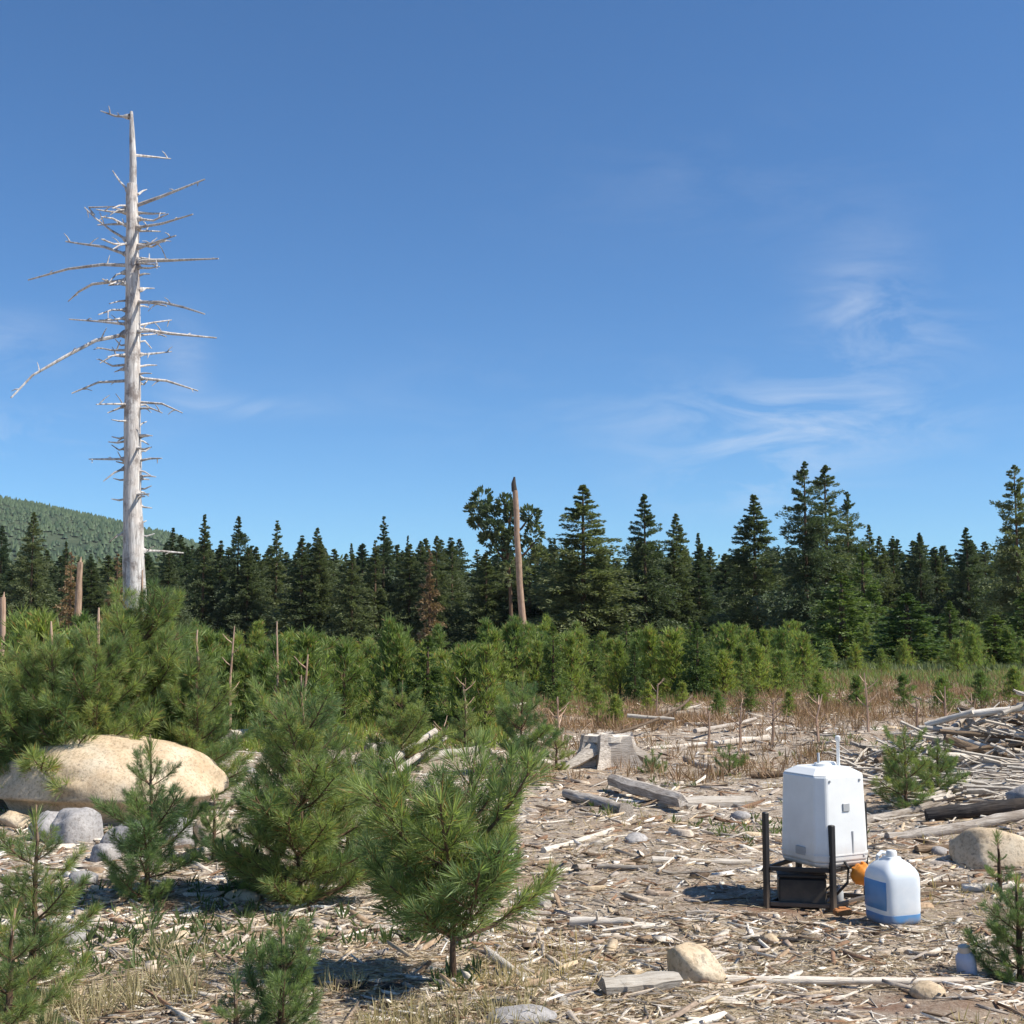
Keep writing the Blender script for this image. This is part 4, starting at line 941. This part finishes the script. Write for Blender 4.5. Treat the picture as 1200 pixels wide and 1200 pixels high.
# ------------------------------------------------------------------ the white tank in its black frame
def frustum(mb, w0, d0, w1, d1, z0, z1, ch0, ch1):
    V = []
    for (w, d, z, c) in ((w0, d0, z0, ch0), (w1, d1, z1, ch1)):
        w /= 2; d /= 2; V += [(-w+c, -d, z), (w-c, -d, z), (w, -d+c, z), (w, d-c, z), (w-c, d, z), (-w+c, d, z), (-w, d-c, z), (-w, -d+c, z)]
    mb.add(V, [tuple(range(7, -1, -1)), tuple(range(8, 16))]+[(k, (k+1) % 8, 8+(k+1) % 8, 8+k) for k in range(8)])
def tank():
    g = at(969, 1068); D = g.y; u = D/F             # metres per photo pixel here
    rz = R(27); t = empty('tank_stand', (g.x, g.y+.2, g.z)); tag(t, 'black metal stand holding the white tank above the ground', 'stand')
    # the tank itself, lifted in the stand
    k = empty('white_tank', (g.x+8*u, g.y+.2, g.z), rz); tag(k, 'tapered white plastic tank with a shaded grey left side, in the black stand', 'tank')
    s = 80*u; z0 = 53*u; z1 = 152*u
    mb = MB(); frustum(mb, s, s, s*.93, s*.93, z0+.012, z1, .06, .055); frustum(mb, s*.93, s*.93, s, s, z0-.02, z0+.012, .05, .06)
    o = link('body', mb.me('body'), WHITE, k); bv = o.modifiers.new('b', 'BEVEL'); bv.width = .012; bv.segments = 2
    mb = MB(); frustum(mb, s*.93, s*.93, s*.60, s*.60, z1, z1+.042, .055, .04); o = link('shoulder', mb.me('shoulder'), WHITE, k); bv = o.modifiers.new('b', 'BEVEL'); bv.width = .01; bv.segments = 2
    mb = MB(); mb.lathe([(.052, z1+.035), (.052, z1+.058), (.045, z1+.062), (.01, z1+.063)], 20); link('cap', mb.me('cap', True), WHITE, k)
    mb = MB(); frustum(mb, .10, .12, .08, .09, z1+.02, z1+.06, .02, .02)
    o = link('inlet_box', mb.me('inlet_box'), WHITE, k, (.09, .05, 0))
    mb = MB(); mb.lathe([(.011, z1+.0), (.011, z1+.19), (.017, z1+.195), (.017, z1+.225), (.006, z1+.23)], 12, (.115, -.02, 0)); link('vent_pipe', mb.me('vent_pipe', True), WHITE, k)
    mb = MB(); mb.lathe([(.008, z1+.0), (.008, z1+.12), (.004, z1+.125)], 10, (-.03, .0, 0)); link('short_pipe', mb.me('short_pipe', True), GREYP, k)
    # vents / plates on the faces (proud of the shell)
    mb = MB(); mb.box((.0, -s*.482, z0+.34), (.055, .012, .05), bev=.003); link('plate', mb.me('plate'), GREYP, k)
    mb = MB(); mb.box((.045, -s*.488, z0+.12), (.014, .012, .15), bev=.003); link('sight_strip', mb.me('sight_strip'), GREYP, k)
    mb = MB(); mb.box((-s*.484, 0, (z0+z1)/2), (.012, s*.60, (z1-z0)*.84), bev=.005); o = link('side_panel', mb.me('side_panel'), PANEL, k); o.rotation_euler = (0, R(1.45), 0); o.location = (.0, 0, 0)  # panel whose grey also puts the left face's shade into the colour
    mb = MB(); mb.box((-s*.500, -.03, z0+.07), (.012, .09, .05), bev=.003); link('outlet_plate', mb.me('outlet_plate'), GREYP, k)
    # stand, in px units around the tank
    sx = lambda px: (px-962)*u
    for (lx, lz) in ((-s*.30, z0+.04), (s*.30, z0+.04), (-s*.28, z1-.03), (s*.28, z1-.03)):     # bolts holding the shell
        mb = MB(); mb.box((lx, -s*(.497 if lz < z0+.1 else .472), lz), (.014, .010, .014), bev=.002); link('bolt', mb.me('bolt'), GREYP, k)
    mb = MB(); frustum(mb, s*1.012, s*1.012, s*1.008, s*1.008, z0+.05, z0+.058, .06, .06); link('seam_band', mb.me('seam_band'), WHITE, k)
    P = {'left': (sx(895), -.17, 0, 110*u), 'front': (sx(967), -.255, 0, 98*u), 'right': (sx(1019), .02, 0, 118*u), 'back': (sx(948), .20, 0, 104*u)}
    for n_, (x, y, z, h) in P.items():
        mb = MB(); mb.box((x, y, h/2-.02), (.034 if n_ != 'right' else .022, .034, h+.04), rz, .004); link('leg', mb.me('leg'), BLACK, t)
    ks = ['left', 'front', 'right', 'back']
    for zz in (.042, z0-.032):
        for i in range(4):
            a = P[ks[i]]; b = P[ks[(i+1) % 4]]; c = ((a[0]+b[0])/2, (a[1]+b[1])/2, zz); L = math.hypot(a[0]-b[0], a[1]-b[1])-.04
            mb = MB(); mb.box(c, (L, .022, .026), math.atan2(b[1]-a[1], b[0]-a[0]), .003); link('rail', mb.me('rail'), BLACK, t)
    mb = MB(); mb.box((0.005, 0, z0-.008), (s*.72, s*.72, .014), rz, .003); link('shelf', mb.me('shelf'), BLACK, t)
    bb = MB(); bb.box((0, 0, .095), (.29, .17, .18), 0, .012); o = link('battery_box', bb.me('battery_box'), BLACK, None, (g.x-.13, g.y+.10, g.z+.01), (0, 0, R(-8))); tag(o, 'black battery box under the left half of the tank', 'battery box')
    lid = MB(); lid.box((0, 0, .197), (.30, .18, .022), 0, .006); link('lid', lid.me('lid'), BLACK, o)
    # silver fittings below
    mb = MB(); mb.lathe([(.03, 0), (.034, .02), (.034, .09), (.02, .11), (.012, .13)], 14); o = link('filter_jar', mb.me('filter_jar', True), GREYP, None, (g.x+.105, g.y+.13, g.z)); tag(o, 'small grey filter jar under the right half of the tank', 'jar')
    mb = MB(); mb.tube([(.0, 0, .11), (-.03, -.03, .15), (-.10, -.04, .10), (-.16, -.02, .02), (-.30, .03, .012)], (.007,)*5, 7); o = link('hose', mb.me('hose', True), BLACK, None, (g.x+.105, g.y+.13, g.z)); tag(o, 'thin black hose from the filter jar into the stand', 'hose')
    mb = MB(); mb.tube([(-.02, -.20, .30), (-.03, -.25, .27), (-.04, -.25, .18), (-.09, -.21, .11), (-.13, -.10, .07)], (.009,)*5, 8); link('drain_hose', mb.me('drain_hose', True), BLACK, k)
    # orange float
    mb = MB(); rr_ = 13*u; prof = [(max(.004, rr_*math.sin(a)), -rr_*math.cos(a)) for a in np.linspace(.05, math.pi-.05, 14)]; mb.lathe(prof, 20)
    rz_ = random.Random(4); mb.V[0] = np.array([v*(1+.07*math.sin(v[0]*150+v[2]*90)+.04*math.sin(v[1]*170)) for v in mb.V[0]])*np.array([1.05, .9, .95])
    o = link('orange_float', mb.me('orange_float', True), ORANGE, None, (g.x+sx(1003), g.y-.02, g.z+42*u)); tag(o, 'dented round orange float hanging at the lower right of the tank', 'float')
    mb = MB(); mb.lathe([(.012, rr_*.85), (.011, rr_*1.06), (.006, rr_*1.1)], 12); link('neck', mb.me('neck', True), ORANGE, o)
    mb = MB(); mb.box((0, 0, .022), (.105, .05, .04), 0, .008); o = link('orange_block', mb.me('orange_block'), RUST, None, (g.x+sx(972), g.y-.16, g.z+.01), (0, 0, R(10))); tag(o, 'rust-orange block lying at the foot of the stand', 'block')
    mb = MB(); mb.box((.0, 0, .046), (.05, .02, .012), 0, .004); link('handle', mb.me('handle'), RUST, o)
tank()
def jug():
    g = at(1055, 1086); u = g.y/F; t = empty('water_jug', (g.x, g.y+.13, g.z), R(20)); tag(t, 'cloudy white water jug with a blue base, right of the tank', 'water jug')
    s = 51*u
    def sweep(mb, prof, n=40, a0=0, a1=2*math.pi, ex=.42):
        full = abs(a1-a0-2*math.pi) < .01; V = []; Fc = []; m = n if full else n+1
        for (h, z) in prof:
            for k in range(m):
                a = a0+(a1-a0)*k/n; ca, sa = math.cos(a), math.sin(a); V.append((h*math.copysign(abs(ca)**ex, ca), h*math.copysign(abs(sa)**ex, sa), z))
        for i in range(len(prof)-1):
            for k in range(n): Fc.append((i*m+k, i*m+(k+1) % m, (i+1)*m+(k+1) % m, (i+1)*m+k))
        if full: Fc += [tuple(range(m))[::-1], tuple(range((len(prof)-1)*m, len(prof)*m))]
        mb.add(V, Fc)
    h = s/2
    mb = MB(); sweep(mb, [(h*.97, 12*u), (h, 16*u), (h*.985, 28*u), (h, 40*u), (h*.99, 52*u), (h*.95, 57*u), (h*.84, 62*u), (h*.66, 67*u), (h*.48, 70*u), (h*.36, 72*u), (h*.34, 74*u)]); link('body', mb.me('body', True), JUG, t)
    mb = MB(); sweep(mb, [(h*.88, 0), (h*.96, 2*u), (h*.985, 6*u), (h*.98, 12*u)]); link('base', mb.me('base', True), BLUE, t)
    mb = MB(); sweep(mb, [(h*.99, 17*u), (h*1.02, 18*u), (h*1.012, 34*u), (h*1.02, 48*u), (h*.99, 49*u)], 14, 2.5, 3.75); link('label_band', mb.me('label_band', True), BLUE, t)
    mb = MB(); mb.lathe([(.032, 72*u), (.032, 79*u), (.026, 81*u), (.005, 81.5*u)], 18); link('cap', mb.me('cap', True), WHITE, t)
    mb = MB(); mb.tube([(-.06, .06, 66*u), (-.06, .05, 74*u), (-.02, .07, 77*u), (.06, .06, 74*u), (.06, .06, 64*u)], (.011,)*5, 8); link('handle', mb.me('handle', True), JUG, t)
jug()

# ------------------------------------------------------------------ thin summer haze
def haze():
    mb = MB(); mb.box((0, 200, 108), (4400, 4700, 240)); m = bpy.data.materials.new('haze_air'); m.use_nodes = True; nt = m.node_tree
    nt.nodes.remove(nt.nodes['Principled BSDF']); v = nt.nodes.new('ShaderNodeVolumePrincipled')
    v.inputs['Color'].default_value = (.9, .95, 1, 1); v.inputs['Density'].default_value = .00005; v.inputs['Anisotropy'].default_value = .1
    nt.links.new(v.outputs[0], nt.nodes['Material Output'].inputs['Volume'])
    tag(link('haze', mb.me('haze'), m), 'thin pale haze in the air over the whole valley', 'haze', kind='stuff')
haze()

def container():
    g = at(1134, 1142); u = g.y/F; mb = MB(); w = 11*u
    mb.lathe([(w*.86, -.01), (w, .008), (w*1.02, 16*u), (w*.95, 22*u), (w*.6, 27*u)], 18)
    o = link('small_container', mb.me('small_container', True), m_plain('blue_grey_plastic', (.48, .52, .64), .4, .4, .1), None, (g.x, g.y, g.z), (R(6), R(-8), 0)); tag(o, 'small pale blue-grey container beside the right edge sapling', 'container')
    mb = MB(); mb.lathe([(w*.62, 26*u), (w*.62, 33*u), (w*.5, 34*u)], 16); link('lid', mb.me('lid', True), WHITE, o)
container()
